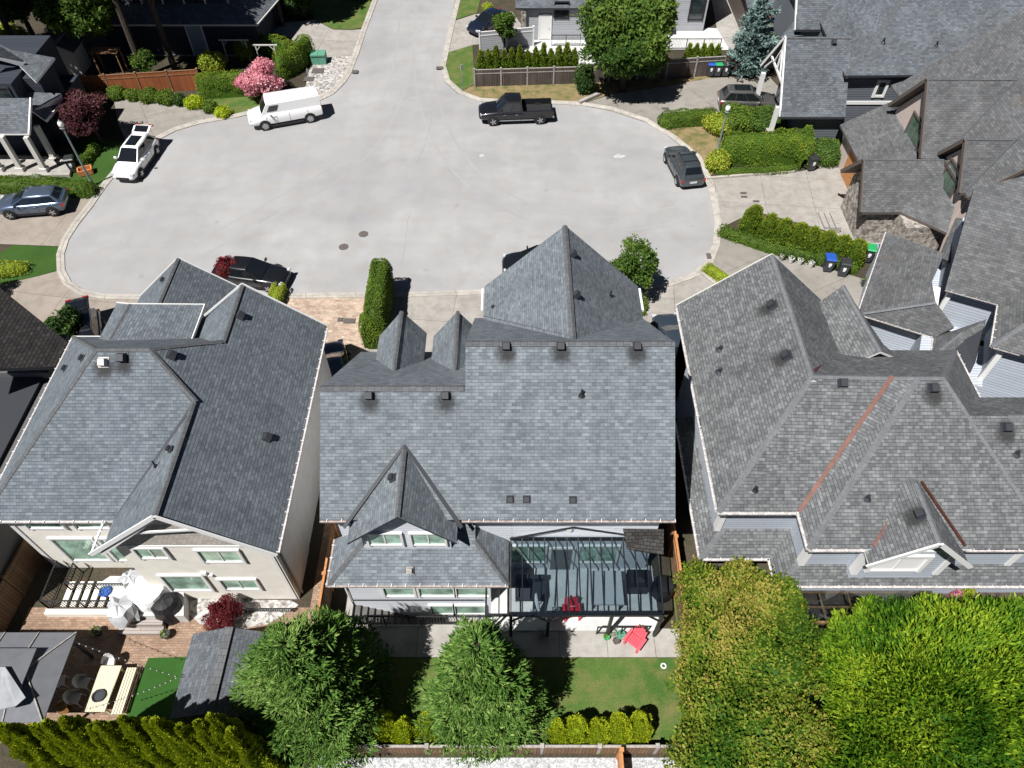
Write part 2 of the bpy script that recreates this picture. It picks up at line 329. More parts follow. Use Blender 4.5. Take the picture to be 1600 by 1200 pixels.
M['greywood']=plain('grey_wood',(.30,.28,.26),.8,var=.3,vs=6)
M['bark']=plain('bark',(.045,.034,.027),.95,var=.4,vs=8)
M['cream']=bricky('cream_slats',(.62,.58,.40),(.68,.64,.46),(.25,.23,.15),30,.11,.012,rot=math.pi/2,var=.04)
M['fabric_g']=plain('grey_canopy',(.13,.135,.15),.85,var=.08)
M['fabric_l']=plain('silver_cover',(.42,.43,.45),.6,var=.12,vs=2)
M['fabric_k']=plain('black_cover',(.012,.012,.014),.5)
M['fabric_w']=plain('white_cloth',(.74,.74,.74),.8)
M['sofa']=plain('grey_cushion',(.42,.43,.45),.9)
M['red']=plain('red_plastic',(.62,.035,.06),.4)
M['redf']=plain('faded_red_plastic',(.72,.10,.13),.4)
M['bin']=plain('dark_bin_plastic',(.045,.05,.058),.45)
M['lid_b']=plain('blue_lid_plastic',(.02,.08,.36),.4)
M['lid_g']=plain('green_lid_plastic',(.02,.30,.10),.4)
M['lid_k']=plain('black_lid_plastic',(.03,.032,.035),.4)
M['utility']=plain('green_utility_metal',(.10,.27,.19),.5)
M['terra']=plain('terracotta',(.5,.2,.07),.8)
M['potw']=plain('white_pot',(.55,.54,.52),.6)
M['iron']=plain('cast_iron',(.10,.085,.08),.8,var=.4,vs=20)
M['rubber']=plain('tyre_rubber',(.012,.012,.013),.8)
M['chrome']=plain('wheel_alloy',(.55,.56,.58),.3,.8)
M['carglass']=plain('tinted_car_glass',(.008,.010,.013),.04,spec=.9,coat=.4)
M['tail']=plain('red_lamp_lens',(.30,.012,.015),.15,coat=.5)
M['head']=plain('clear_lamp_lens',(.45,.47,.5),.1,coat=.5)
M['plast']=plain('black_plastic',(.02,.02,.022),.6)
M['plate']=plain('plate_white',(.6,.6,.62),.5)
M['metal']=plain('galvanised_metal',(.28,.30,.32),.45,.5)
M['lampgreen']=plain('grey_green_post',(.16,.20,.20),.5)
M['globe']=plain('milky_globe',(.7,.7,.66),.25)
M['glassroof']=glassy('patio_roof_glass',(.88,.94,.97),.86,.05)
M['brass']=plain('polished_brass',(.6,.42,.2),.15,1)
M['paint_white']=plain('white_sign',(.7,.7,.7),.4)
def carpaint(n,c,metal=.3): return plain('car_paint_'+n,c,.28,metal,spec=.5,coat=1)
def softstain(name,c,k):
    m,t,b=nmat(name); L=t.links.new; uv=N(t,'UVMap'); sp=N(t,'VectorMath',operation='LENGTH'); L(uv.outputs[0],sp.inputs[0]); nz=N(t,'TexNoise',Scale=3.,Detail=4.); L(uv.outputs[0],nz.inputs['Vector'])
    rp=N(t,'MapRange',interpolation_type='SMOOTHSTEP'); rp.inputs[1].default_value=.1; rp.inputs[2].default_value=.95; rp.inputs[3].default_value=k; rp.inputs[4].default_value=0.; L(sp.outputs['Value'],rp.inputs[0])
    mu=N(t,'Math',operation='MULTIPLY'); L(rp.outputs[0],mu.inputs[0]); L(nz.outputs[0],mu.inputs[1]); b.inputs['Base Color'].default_value=c4(c); b.inputs['Roughness'].default_value=.9; L(mu.outputs[0],b.inputs['Alpha']); return m
M['soot']=softstain('soot_stain',(.03,.03,.03),1.5)
# foliage
M['lf_spruce']=leafy('spruce_needles',(.045,.11,.018),(.125,.235,.045),(.30,.42,.12),.15,.75,.08)
M['lf_gold']=leafy('golden_cedar_leaf',(.20,.28,.012),(.36,.45,.018),(.48,.54,.03),.2)
M['lf_cedar']=leafy('cedar_leaf',(.060,.115,.014),(.14,.22,.020),(.26,.31,.03),.2); M['lf_screen']=leafy('screen_cedar_leaf',(.12,.19,.010),(.28,.36,.015),(.46,.52,.03),.2)
M['lf_hedge']=leafy('hedge_leaf',(.055,.10,.014),(.11,.18,.022),(.17,.24,.03),.22)
M['lf_dark']=leafy('dark_green_leaf',(.022,.050,.014),(.05,.10,.022),(.09,.15,.035),.2)
M['lf_tree']=leafy('broad_leaf',(.045,.095,.018),(.09,.16,.025),(.15,.22,.04),.3)
M['lf_olive']=leafy('olive_leaf',(.035,.095,.008),(.165,.225,.020),(.32,.27,.06),.25)
M['lf_bright']=leafy('bright_cedar_spray',(.028,.095,.006),(.125,.24,.012),(.29,.39,.025),.26)
M['lf_purple']=leafy('purple_maple_leaf',(.060,.020,.028),(.12,.045,.05),(.17,.08,.075),.3)
M['lf_red']=leafy('red_maple_leaf',(.10,.015,.02),(.20,.03,.035),(.27,.06,.05),.3)
M['lf_pink']=leafy('pink_blossom',(.55,.17,.22),(.78,.36,.42),(.88,.6,.62),.3)
M['lf_blue']=leafy('blue_spruce_needles',(.12,.19,.17),(.22,.32,.30),(.36,.46,.44),.12)
M['lf_yellow']=leafy('yellow_green_leaf',(.20,.27,.02),(.36,.42,.05),(.45,.47,.08),.3)
# ---------------- foliage
def unit(a): return a/np.maximum(np.linalg.norm(a,axis=-1,keepdims=True),1e-9)
def leafmesh(name,C,D,Nn,Ln,Wd,mat,parent=None,rnd=None,core=None):
    """C base points, D long axis, Nn leaf normal; diamond leaves; core = (verts,faces) opaque inner body"""
    o=np.array(ORG.get(parent.name,Vector((0,0,0)))) if parent else np.zeros(3)
    C=np.asarray(C,float); n=len(C); D=unit(np.asarray(D,float)); Nn=unit(np.asarray(Nn,float)); S=unit(np.cross(Nn,D))
    Ln=np.broadcast_to(np.asarray(Ln,float),(n,))[:,None]; Wd=np.broadcast_to(np.asarray(Wd,float),(n,))[:,None]
    V=np.empty((n,4,3)); V[:,0]=C; V[:,1]=C+D*Ln*.5+S*Wd*.5; V[:,2]=C+D*Ln; V[:,3]=C+D*Ln*.5-S*Wd*.5
    V=V.reshape(-1,3)-o; F=np.arange(4*n).reshape(-1,4)
    cv,cf=([],[]) if core is None else core
    nc=len(cv); 
    if nc: V=np.vstack([V,np.asarray(cv,float)-o])
    lp=F.ravel(); starts=np.arange(n)*4; tot=np.full(n,4)
    if nc:
        cl=np.array([len(f) for f in cf]); lp=np.concatenate([lp,np.concatenate([np.array(f) for f in cf])+4*n]); st=np.concatenate([[0],np.cumsum(cl)[:-1]])+4*n
        starts=np.concatenate([starts,st]); tot=np.concatenate([tot,cl])
    me=bpy.data.meshes.new(name); me.vertices.add(len(V)); me.vertices.foreach_set('co',V.ravel().astype(np.float32))
    me.loops.add(len(lp)); me.loops.foreach_set('vertex_index',lp.astype(np.int32)); me.polygons.add(len(starts)); me.polygons.foreach_set('loop_start',starts.astype(np.int32))
    me.update(calc_edges=True); me.validate()
    at=me.attributes.new('rnd','FLOAT','FACE'); r=RNG.random(n) if rnd is None else rnd
    full=np.concatenate([r,np.full(len(starts)-n,.0)]) if nc else r
    at.data.foreach_set('value',full[:len(me.polygons)].astype(np.float32))
    me.materials.append(mat)
    ob=bpy.data.objects.new(name,me); COL.objects.link(ob)
    if parent: ob.parent=parent
    ORG[ob.name]=Vector(o); return ob
def sphere_core(lumps,k=.75,n=10):
    V=[];F=[]
    for c,r in lumps:
        c=np.array(c);r=np.array(r)*k; b=len(V)
        for i in range(n//2+1):
            th=math.pi*i/(n//2)
            for j in range(n): ph=2*math.pi*j/n; V.append(c+r*np.array([math.sin(th)*math.cos(ph),math.sin(th)*math.sin(ph),math.cos(th)]))
        for i in range(n//2):
            for j in range(n): F.append([b+i*n+j,b+(i+1)*n+j,b+(i+1)*n+(j+1)%n,b+i*n+(j+1)%n])
    return V,F
def vnoise(p,s,seed=0):
    """cheap smooth noise: sum of sines"""
    r=np.random.default_rng(seed); out=np.zeros(len(p))
    for k in range(5):
        w=r.normal(size=3)*s; out+=np.sin(p@w+r.random()*6.28)
    return out/5**.5/1.0
def lumps_leaves(lumps,dens,jit=.22,up=.25,zmin=None,cull=-2):
    C=[];D=[];Nn=[]
    for i,(c,r) in enumerate(lumps):
        c=np.array(c,float); r=np.array(r,float)*np.ones(3); area=4*math.pi*((r[0]*r[1]*r[2])**(2/3)); n=max(8,int(area*dens))
        u=unit(RNG.normal(size=(n,3))); k=1-jit*RNG.random(n)**1.5+.12*vnoise(u*3,2,i)[:]
        p=c+u*r*k[:,None]; keep=u[:,2]>cull
        for j,(c2,r2) in enumerate(lumps):
            if j!=i: keep&=(np.sum(((p-np.array(c2))/(np.array(r2)*.86))**2,axis=1)>1)
        if zmin is not None: keep&=p[:,2]>zmin
        p=p[keep];u=u[keep]; C.append(p)
        nn=unit(u/ r+RNG.normal(size=p.shape)*.55/np.mean(r)); d=unit(np.cross(nn,RNG.normal(size=p.shape))+np.array([0,0,up])+u*.35); C[-1]=p; D.append(d); Nn.append(nn)
    return np.vstack(C),np.vstack(D),np.vstack(Nn)
def tree_trunk(root,base,top,r,limbs=(),name='trunk',mat=None):
    mb=MB(); base=Vector(base);top=Vector(top); mid=base.lerp(top,.5)+Vector((random.uniform(-.1,.1),random.uniform(-.1,.1),0))
    mb.tube(base,mid,r,r*.75,8).tube(mid,top,r*.75,r*.4,8)
    for l in limbs:
        s=base.lerp(top,random.uniform(.45,.95)); mb.tube(s,s.lerp(Vector(l),.9),r*.35,r*.1,6)
    return mb.build(name,mat or M['bark'],root,smooth=True)
def broad(name,label,cat,base,h,rad,mat,dens=160,leaf=(.17,.12),nl=16,flat=.8,group=None,lean=(0,0),cb=.45,seed=1,core=.72,jit=.3):
    """broad-leaved tree: trunk, limbs and a crown of many leaf clumps"""
    rs=random.Random(seed); base=Vector(base); root=thing(name,label,cat,base,group)
    cen=base+Vector((lean[0],lean[1],h*(1+cb)/2)); vr=h*(1-cb)/2
    lumps=[(cen,(rad*.62,rad*.62,vr*.75))]
    for k in range(nl):
        a=rs.random()*6.283; e=math.asin(rs.uniform(-.6,.95)); q=rs.uniform(.24,.44)
        d=Vector((math.cos(a)*math.cos(e),math.sin(a)*math.cos(e),math.sin(e)))
        lumps.append((cen+Vector((d.x*rad*(1-q),d.y*rad*(1-q),d.z*vr*(1-q*.6))),(rad*q,rad*q,max(rad*q*flat,.15))))
    tree_trunk(root,base,cen,max(.05,rad*.07),[l[0] for l in lumps[1:6]])
    C,D,Nn=lumps_leaves(lumps,dens,jit)
    C=C+unit(C-np.array(cen))*(rad*.07*vnoise(C,5/max(rad,.5),seed+2)+rad*.045*vnoise(C,13/max(rad,.5),seed+3))[:,None]
    n=len(C); rn=np.clip(.5+.25*vnoise(C,1.2/max(rad,.5)*2,seed)+RNG.normal(size=n)*.22,0,1)
    leafmesh('crown',C,D,Nn,leaf[0]*RNG.uniform(.7,1.3,n),leaf[1]*RNG.uniform(.7,1.3,n),mat,root,rn,sphere_core(lumps,core,8) if core else None)
    return root
def hedge_mesh(root,path,wd,h,mat,leaf=.09,dens=260,lump=.12,pname='foliage',round_=3.,z0=0.,ls=1.6,seed=3,taper=0.,htop=None):
    """clipped hedge along a path of ground points; rounded-box section"""
    pts=[Vector((p[0],p[1],z0)) for p in path]; segs=[(pts[i],pts[i+1],(pts[i+1]-pts[i]).length) for i in range(len(pts)-1)]; tot=sum(s[2] for s in segs)
    def at(sv):
        q=sv
        for a,b,l in segs:
            if q<=l+1e-6 or (a,b,l)==segs[-1]: t=(b-a).normalized(); return a+t*q,t
            q-=l
    def surf(s,th,extra=0.):
        # s from -wd/2 to tot+wd/2 with rounded ends
        e=0
        ss=min(max(s,0),tot); p,t=at(ss)
        over=abs(s-ss)/(wd/2) if s!=ss else 0
        k=(1-min(over,1)**round_)**(1/round_)
        hh=h if htop is None else h*htop(ss/tot)
        cx=math.copysign(abs(math.cos(th))**(2/round_),math.cos(th)); sy=math.copysign(abs(math.sin(th))**(2/round_),math.sin(th))
        nrm=Vector((-t.y,t.x,0)); zz=hh*(.02+.98*max(0,sy*k if over else sy)) ; wk=(wd/2)*(1-taper*max(0,zz/hh))
        base=p+t*(s-ss); return base+nrm*cx*wk*k+Vector((0,0,zz)), (nrm*cx*k*1.0+Vector((0,0,sy))+t*(math.copysign(over**2,s-ss) if over else 0)).normalized()
    per=wd+2*h; n=int((tot+wd)*per*dens); C=np.empty((n,3));Nn=np.empty((n,3))
    for i in range(n):
        s=random.uniform(-wd/2,tot+wd/2); th=random.uniform(0,math.pi)
        p,q=surf(s,th); C[i]=p;Nn[i]=q
    # end caps
    C+=Nn*(lump*vnoise(C,ls*2,seed)+RNG.uniform(-.5,.4,n)*leaf)[:,None]
    D=unit(np.cross(Nn,RNG.normal(size=Nn.shape))+Nn*.7+np.array([0,0,.35])); NN=unit(Nn+RNG.normal(size=Nn.shape)*.5)
    rn=np.clip(.5+.25*vnoise(C,1.5,seed+5)+RNG.normal(size=n)*.22,0,1)
    # core
    V=[];F=[];ns=max(4,int((tot+wd)/.4));m=8
    for i in range(ns+1):
        s=-wd/2+(tot+wd)*i/ns; s=min(max(s,-wd/2*.97),tot+wd/2*.97)
        for k in range(m+1):
            p,q=surf(s,math.pi*k/m); pc=np.array(p)-np.array(q)*leaf*.6; 
            V.append(pc)
    for i in range(ns):
        for k in range(m): a=i*(m+1)+k; F.append([a,a+1,a+m+2,a+m+1])
    V=np.array(V); V[:,2]=np.maximum(V[:,2],z0)
    V+=0
    return leafmesh(pname,C,D,NN,leaf*RNG.uniform(.7,1.4,n),leaf*.6*RNG.uniform(.7,1.4,n),mat,root,rn,(V,F))
def hedge(label,path,wd,h,mat='lf_hedge',name='hedge',cat='hedge',group=None,**k):
    p0=path[0]; o=hedge_mesh(None,path,wd,h,M[mat],pname=name,**k); return tag(o,label,cat,group)
def pxs(l,z=0): return [P(x,y,z) for x,y in l]
def cone_shrub(name,label,cat,base,h,r,mat,dens=700,leaf=.12,group=None,folds=7,seed=1,power=1.4,fold=.22,nodup=None,top=.0,root=None):
    """upright cedar: body of vertical fans"""
    rs=np.random.default_rng(seed); area=math.pi*r*h*1.3; n=int(area*dens)
    t=rs.random(n); a=rs.random(n)*6.283
    def rad(t,a):
        b=(1-t**power)**(.62)*(.55+.45*np.minimum(1,(t+.02)*5)) if top==0 else (1-t**(power*1.5))**.5
        return r*b*(1+fold*np.sin(a*folds+3*np.sin(t*4+seed))*(.5+.5*np.sin(t*9+a*2+seed)))
    R_=rad(t,a); p=np.stack([np.cos(a)*R_,np.sin(a)*R_,t*h],1)
    out=np.stack([np.cos(a),np.sin(a),.35+.9*t],1); p+=unit(out)*(rs.uniform(-.12,.06,n)*r*.6)[:,None]
    d=unit(out*np.array([.7,.7,1])+np.array([0,0,.9])+rs.normal(size=(n,3))*.35); nn=unit(np.cross(d,rs.normal(size=(n,3)))+out*1.3); p=p+unit(out)*(.07*vnoise(p,7,seed))[:,None]
    rn=np.clip(.45+.35*t+.2*np.sin(a*folds+3*np.sin(t*4+seed))+rs.normal(size=n)*.18,0,1)
    V=[];F=[];m=14;q=8
    for i in range(q+1):
        for j in range(m):
            tt=np.array([i/q*.98]);aa=np.array([6.283*j/m]); rr=float(rad(tt,aa)[0])*.84; V.append([math.cos(aa[0])*rr,math.sin(aa[0])*rr,tt[0]*h])
    for i in range(q):
        for j in range(m): F.append([i*m+j,i*m+(j+1)%m,(i+1)*m+(j+1)%m,(i+1)*m+j])
    b=np.array(base,float)
    rt=thing(name,label,cat,base,group) if root is None else root
    leafmesh('foliage',p+b,d,nn,leaf*rs.uniform(.7,1.4,n),leaf*.5*rs.uniform(.7,1.4,n),mat,rt,rn,(np.array(V)+b,F))
    mb=MB(); mb.tube(Vector(b),Vector(b)+Vector((0,0,h*.6)),.06,.03,6); mb.build('trunk',M['bark'],rt)
    return rt
def spruce(name,label,cat,base,h,r,mat,whorls=26,twig=.34,group=None,seed=1,z0=.08,tw=.075,per=13,sub=26,droop=.25):
    """conifer: whorls of branches, each clad in short needle-covered twigs"""
    rs=np.random.default_rng(seed); base=np.array(base,float); rt=thing(name,label,cat,tuple(base),group)
    Cs=[];Ds=[];Ls=[];Ws=[];mb=MB(); mb.tube(Vector(base),Vector(base)+Vector((0,0,h*.97)),r*.07,.02,8)
    for w_ in range(whorls):
        t=(w_+.5)/whorls; z=h*(z0+(1-z0)*t**.9); L=r*(1-t)**.6*1.0+.12; nb=max(5,int(per*(1-.45*t)))
        for b in range(nb):
            a=6.283*(b+rs.random()*.7)/nb+w_*.9; l=L*rs.uniform(.72,1.18)*(1+.12*math.sin(a*3+seed)); zz=z+rs.uniform(-.9,.9)*h/whorls
            out=np.array([math.cos(a),math.sin(a),0]); side=np.array([-math.sin(a),math.cos(a),0])
            def bp(s): return base+out*(l*s)+np.array([0,0,zz-droop*l*s*s+.30*l*s*s*s+ .35*t*l*s])
            if w_%2==0: mb.tube(Vector(bp(0)),Vector(bp(.85)),.035,.01,4,caps=False)
            m=max(8,int(sub*l)); s=np.clip(rs.random(m)**.6,.08,1.0)
            pb=np.array([bp(x) for x in s]); wdt=(1-s*.75)*l*.42
            sg=rs.uniform(-1,1,m); p=pb+side*(sg*wdt)[:,None]+np.array([0,0,1])*(-.10*np.abs(sg)*wdt+rs.uniform(-.05,.07,m))[:,None]
            d=unit(out*.75+side*(sg*.9)[:,None]+np.array([0,0,.35])+rs.normal(size=(m,3))*.32)
            Cs.append(p);Ds.append(d);Ls.append(twig*rs.uniform(.5,1.25,m)*np.where(rs.random(m)<.04,1.9,1));Ws.append(tw*rs.uniform(.8,1.3,m))
    C=np.vstack(Cs);D=np.vstack(Ds);Ln=np.concatenate(Ls);W=np.concatenate(Ws);n=len(C)
    up=np.tile([0,0,1.],(n,1))+rs.normal(size=(n,3))*.4
    C2=np.vstack([C,C]);D2=np.vstack([D,D]);N2=np.vstack([up,np.cross(D,up)]);rn=np.clip(.45+rs.normal(size=n)*.25+.15*vnoise(C,1.5,seed),0,1)
    k=14;V=[];F=[]
    for i in range(9):
        t=i/8; rr=(r*(1-t)**.75)*.5+.02
        for j in range(k): a=6.283*j/k; q=rr*(1+.18*math.sin(j*2.4+i*1.7)); V.append(base+np.array([math.cos(a)*q,math.sin(a)*q,h*(z0+(.93-z0)*t)-.25*q]))
    for i in range(8):
        for j in range(k): F.append([i*k+j,i*k+(j+1)%k,(i+1)*k+(j+1)%k,(i+1)*k+j])
    leafmesh('foliage',C2,D2,N2,np.tile(Ln,2),np.tile(W,2),mat,rt,np.tile(rn,2),(V,F))
    mb.build('trunk',M['bark'],rt); return rt
# ---------------- building helpers
def cap(mb,a,b,w=.26,h=.06,lift=.03):
    w*=.8; mb.gc+=1; a,b=Vector(a)+Z*lift,Vector(b)+Z*lift; d=(b-a).normalized(); s=d.cross(Z).normalized()*w/2; s.z=0
    dn=Vector((0,0,-w*.28)); L=(b-a).length
    mb.face([a-s+dn,a,b,b-s+dn],0,[(-.1,0),(.12,0),(.12,L),(-.1,L)]); mb.face([a,a+s+dn,b+s+dn,b],0,[(.12,0),(.34,0),(.34,L),(.12,L)])
def gutter(parent,a,b,mat,out,ticks=.6,s=.075,name='gutter',tm=None):
    a,b=Vector(a),Vector(b); out=Vector(out); mb=MB(); o=out*s/2+Vector((0,0,-.02))
    mb.beam(a+o,b+o,s,s)
    d=(b-a); L=d.length; d/=L; k=.3
    while ticks and k<L:
        p=a+d*k; mb.beam(p-out*.10+Z*.05,p+out*(s+.02)+Z*.05,.026,.02,1); k+=ticks
    return mb.build(name,[mat,tm or M['white']],parent)
def window(parent,c,u,w,h,nrm,cols=2,trim=.1,fm=None,pm=None,name='window',mull=.05,rows=1):
    """c = bottom centre on the wall plane, u = along wall"""
    c,u,nrm=Vector(c),Vector(u).normalized(),Vector(nrm).normalized(); mb=MB(); t=trim
    def bx(x0,x1,z0,z1,d,mbb,m=0): mbb.obox(c+u*((x0+x1)/2)+Z*((z0+z1)/2)+nrm*(d/2),u*((x1-x0)/2),nrm*(d/2),Z*((z1-z0)/2),m)
    bx(-w/2-t,-w/2,-t,h+t,.10,mb);bx(w/2,w/2+t,-t,h+t,.10,mb);bx(-w/2,w/2,h,h+t,.10,mb);bx(-w/2,w/2,-t,0,.075,mb)
    for k in range(1,cols): x=-w/2+w*k/cols; bx(x-mull/2,x+mull/2,0,h,.05,mb)
    for k in range(1,rows): z=h*k/rows; bx(-w/2,w/2,z-mull/2,z+mull/2,.045,mb)
    f=mb.build(name,fm or M['white'],parent); g=MB(); bx(-w/2,w/2,0,h,.02,g); g.build('pane',pm or M['pane'],f); return f
def vent(parent,p,nrm,s=.34,h=.22,mat=None,name='roof_vent'):
    """box vent sitting on a slope; p on roof"""
    p=Vector(p); n=Vector(nrm).normalized(); u=Z.cross(n); u=u.normalized() if u.length>.01 else Vector((1,0,0)); v=n.cross(u); mb=MB()
    k=s/2; base=[p+u*(a*k*1.15)+v*(b*k*1.15)+n*.02 for a,b in ((-1,-1),(1,-1),(1,1),(-1,1))]; mid=[p+u*(a*k*.8)+v*(b*k*.8)+n*h*.55 for a,b in ((-1,-1),(1,-1),(1,1),(-1,1))]
    m2=[p+u*(a*k*.98)+v*(b*k*.98)+n*h*.6 for a,b in ((-1,-1),(1,-1),(1,1),(-1,1))]; t=[p+u*(a*k*.85)+v*(b*k*.85)+n*h for a,b in ((-1,-1),(1,-1),(1,1),(-1,1))]
    mb.loft([base,mid,m2,t]); mb.obox(p+n*.012,u*k*1.35,v*k*1.35,n*.012)
    if name=='roof_vent' and s>.3:
        q=MB(); dv=v if v.z<0 else -v; ce=p+dv*.25+n*.016; q.face([ce+u*(a*.62)+v*(b*.75) for a,b in ((-1,-1),(1,-1),(1,1),(-1,1))],0,[(-1,-1),(1,-1),(1,1),(-1,1)]); q.build('soot_stain',M['soot'],parent)
    return mb.build(name,mat or M['dark'],parent)
def pipe(parent,p,h=.35,r=.05,mat=None,name='vent_pipe'):
    mb=MB(); p=Vector(p); mb.tube(p-Z*.1,p+Z*h,r,r,8); mb.lathe(p,[(r*2.6,-.03),(r*1.2,.08)],8); return mb.build(name,mat or M['black'],parent)
def gable_roof(mb,a,b,wl,wr,zl,zr,t=.18,lift=0):
    """ridge a->b (3D); wl = run to the left of a->b and zl its eave height"""
    a,b=Vector(a)+Z*lift,Vector(b)+Z*lift; d=(b-a); d.z=0; d.normalize(); l=Vector((-d.y,d.x,0))
    def lo(p,w,z,sg): q=p+l*(w*sg); q.z=z+lift+(p.z-a.z); return q
    mb.slab([a,b,lo(b,wl,zl,1),lo(a,wl,zl,1)],t); mb.slab([b,a,lo(a,wr,zr,-1),lo(b,wr,zr,-1)],t)
def hip_roof(mb,x0,x1,y0,y1,ze,zr,rx0,rx1,ry=None,t=.18,T=None):
    ry=(y0+y1)/2 if ry is None else ry; T=T or (lambda p:Vector(p))
    A,B,C,D=T((x0,y0,ze)),T((x1,y0,ze)),T((x1,y1,ze)),T((x0,y1,ze)); E,F=T((rx0,ry,zr)),T((rx1,ry,zr))
    for f in ([A,B,F,E],[B,C,F],[C,D,E,F],[D,A,E]): mb.slab(f,t)
    return A,B,C,D,E,F
def door(parent,c,u,w,h,nrm,mat=None,name='door'):
    c,u,nrm=Vector(c),Vector(u).normalized(),Vector(nrm).normalized(); mb=MB()
    mb.obox(c+Z*h/2+nrm*.03,u*w/2,nrm*.03,Z*h/2); 
    for s in (-1,1): mb.obox(c+u*(s*(w/2+.06))+Z*h/2+nrm*.04,u*.06,nrm*.04,Z*(h/2+.06),1)
    mb.obox(c+Z*(h+.06)+nrm*.04,u*(w/2),nrm*.04,Z*.06,1)
    d=mb.build(name,[mat or M['white'],M['white']],parent); k=MB(); k.tube(c+u*(w*.38)+Z*h*.48+nrm*.06,c+u*(w*.38)+Z*h*.48+nrm*.13,.03,.03,6); k.build('handle',M['metal'],d); return d
# ---------------- setting: ground and surfaces
def sheet(name,px,mat,z=.01,t=0,world=False):
    pts=[Vector((p[0],p[1],z)) for p in px] if world else [P(x,y,z) for x,y in px]
    mb=MB()
    ar=sum(pts[i].x*pts[(i+1)%len(pts)].y-pts[(i+1)%len(pts)].x*pts[i].y for i in range(len(pts)))
    if ar<0: pts=pts[::-1]
    if t: mb.slab(pts,t,0,0) if False else None
    mb.face(pts)
    if t:
        for k in range(len(pts)):
            j=(k+1)%len(pts); a,b=pts[k],pts[j]; mb.face([a,a-Z*t,b-Z*t,b])
    return struct(name,mb,mat)
WX0,WX1,WY0,WY1=-7.25,-.95,12.42,13.4   # sunken stairwell behind the centre house
mb=MB(); G=160
for a in ([(-G,-G),(G,-G),(G,WY0),(-G,WY0)],[(-G,WY0),(WX0,WY0),(WX0,WY1),(-G,WY1)],[(WX1,WY0),(G,WY0),(G,WY1),(WX1,WY1)],[(-G,WY1),(G,WY1),(G,G+60),(-G,G+60)]): mb.face([(x,y,0) for x,y in a])
struct('ground',mb,M['soil'])
mb=MB(); d=-1.75
mb.face([(WX0,WY0,d),(WX1,WY0,d),(WX1,WY1,d),(WX0,WY1,d)]); mb.face([(WX0,WY0,d),(WX0,WY0,0),(WX1,WY0,0),(WX1,WY0,d)]); mb.face([(WX0,WY0,d),(WX0,WY1,d),(WX0,WY1,0),(WX0,WY0,0)]); mb.face([(WX1,WY0,d),(WX1,WY0,0),(WX1,WY1,0),(WX1,WY1,d)])
struct('areaway_pit',mb,M['patio'])
KL=[(578,-70),(590,0),(573,46),(560,85),(549,115),(540,128),(522,146),(500,157),(470,163),(420,172),(370,184),(312,194),(275,205),(252,217),(222,237),(190,263),(168,290),(146,322),(124,350),(108,375),(101,397),(102,422),(112,441),(132,454),(165,460),(230,461),(320,460),(450,459),(560,458),(640,457),(757,453),(900,450),(1000,446),(1045,440),(1082,427),(1103,408),(1113,383),(1116,350),(1110,310),(1101,280),(1086,247),(1048,216),(1006,190),(955,173),(905,165),(860,163),(800,162),(748,159),(716,147),(695,128),(688,104),(700,50),(712,0),(724,-70)]
sheet('road',KL,M['asphalt'],.012)
def ribbon(name,px,w,z,mat,sgn=1):
    pts=[P(x,y,0) for x,y in px]; n=len(pts); mb=MB(); L=[];Rr=[];acc=0;U=[]
    for i,p in enumerate(pts):
        d=(pts[min(i+1,n-1)]-pts[max(i-1,0)]).normalized(); q=Vector((-d.y,d.x,0))*sgn; L.append(p);Rr.append(p+q*w); U.append(acc); acc+=(pts[min(i+1,n-1)]-p).length
    for i in range(n-1):
        for (a,za),(b,zb) in (((0,.0),(.0,.06)),((0,.06),(.42,.066)),((.42,.066),(.58,z)),((.58,z),(1,z)),((1,z),(1.0,0))):
            f=lambda k,s,zz:(L[k].lerp(Rr[k],s)).xy.to_3d()+Z*zz
            q=[f(i,a,za),f(i+1,a,za),f(i+1,b,zb),f(i,b,zb)]; uu=[(U[i],a*w),(U[i+1],a*w),(U[i+1],b*w),(U[i],b*w)]
            if sgn<0: q=q[::-1];uu=uu[::-1]
            mb.face(q[::-1] if False else q,0,uu)
    return struct(name,mb,mat)
ribbon('kerb',KL,.48,.10,M['kerb'],-1)
K=.05
sheet('driveway',[(178,157),(210,155),(262,158),(322,168),(372,182),(312,193),(275,204),(252,216),(222,235),(200,226),(185,195)],M['aggr2'],K)
sheet('driveway',[(-60,296),(60,300),(112,306),(158,298),(146,321),(124,349),(106,374),(103,385),(20,382),(-60,380)],M['aggr'],K)
sheet('lawn',[(140,210),(200,226),(222,236),(190,262),(166,289),(150,312),(120,306),(60,290),(100,250)],M['lush'],.046)
sheet('lawn',[(20,383),(102,386),(98,400),(99,419),(62,431),(0,445),(0,395)],M['lush'],.057)
sheet('driveway',[(-60,452),(0,445),(62,431),(101,420),(111,441),(131,455),(165,462),(230,463),(250,520),(230,620),(100,560),(-60,560)],M['aggr'],K)
sheet('paved_drive',[(445,461),(560,460),(585,459),(640,560),(600,640),(480,640),(440,560)],M['paver2'],K)
sheet('driveway',[(230,463),(320,461),(445,461),(440,560),(420,640),(250,640)],M['aggr'],K+.004)
sheet('driveway',[(585,460),(640,459),(757,455),(900,452),(1000,448),(1000,560),(640,600),(560,600)],M['conc'],K+.008)
sheet('driveway',[(1000,448),(1045,441),(1084,428),(1098,418),(1132,452),(1100,560),(1000,560)],M['conc'],K)
sheet('driveway',[(1102,412),(1114,386),(1120,360),(1160,372),(1230,400),(1350,436),(1420,470),(1420,640),(1150,640),(1128,455)],M['aggr2'],K+.004)
sheet('driveway',[(1101,281),(1114,275),(1250,268),(1320,250),(1380,300),(1380,420),(1290,360),(1180,330),(1122,358),(1117,350),(1110,310)],M['conc'],K)
sheet('driveway',[(905,164),(960,146),(1020,138),(1110,122),(1200,118),(1230,150),(1215,180),(1100,178),(1030,182),(1026,198),(1006,190),(955,173)],M['aggr2'],K)
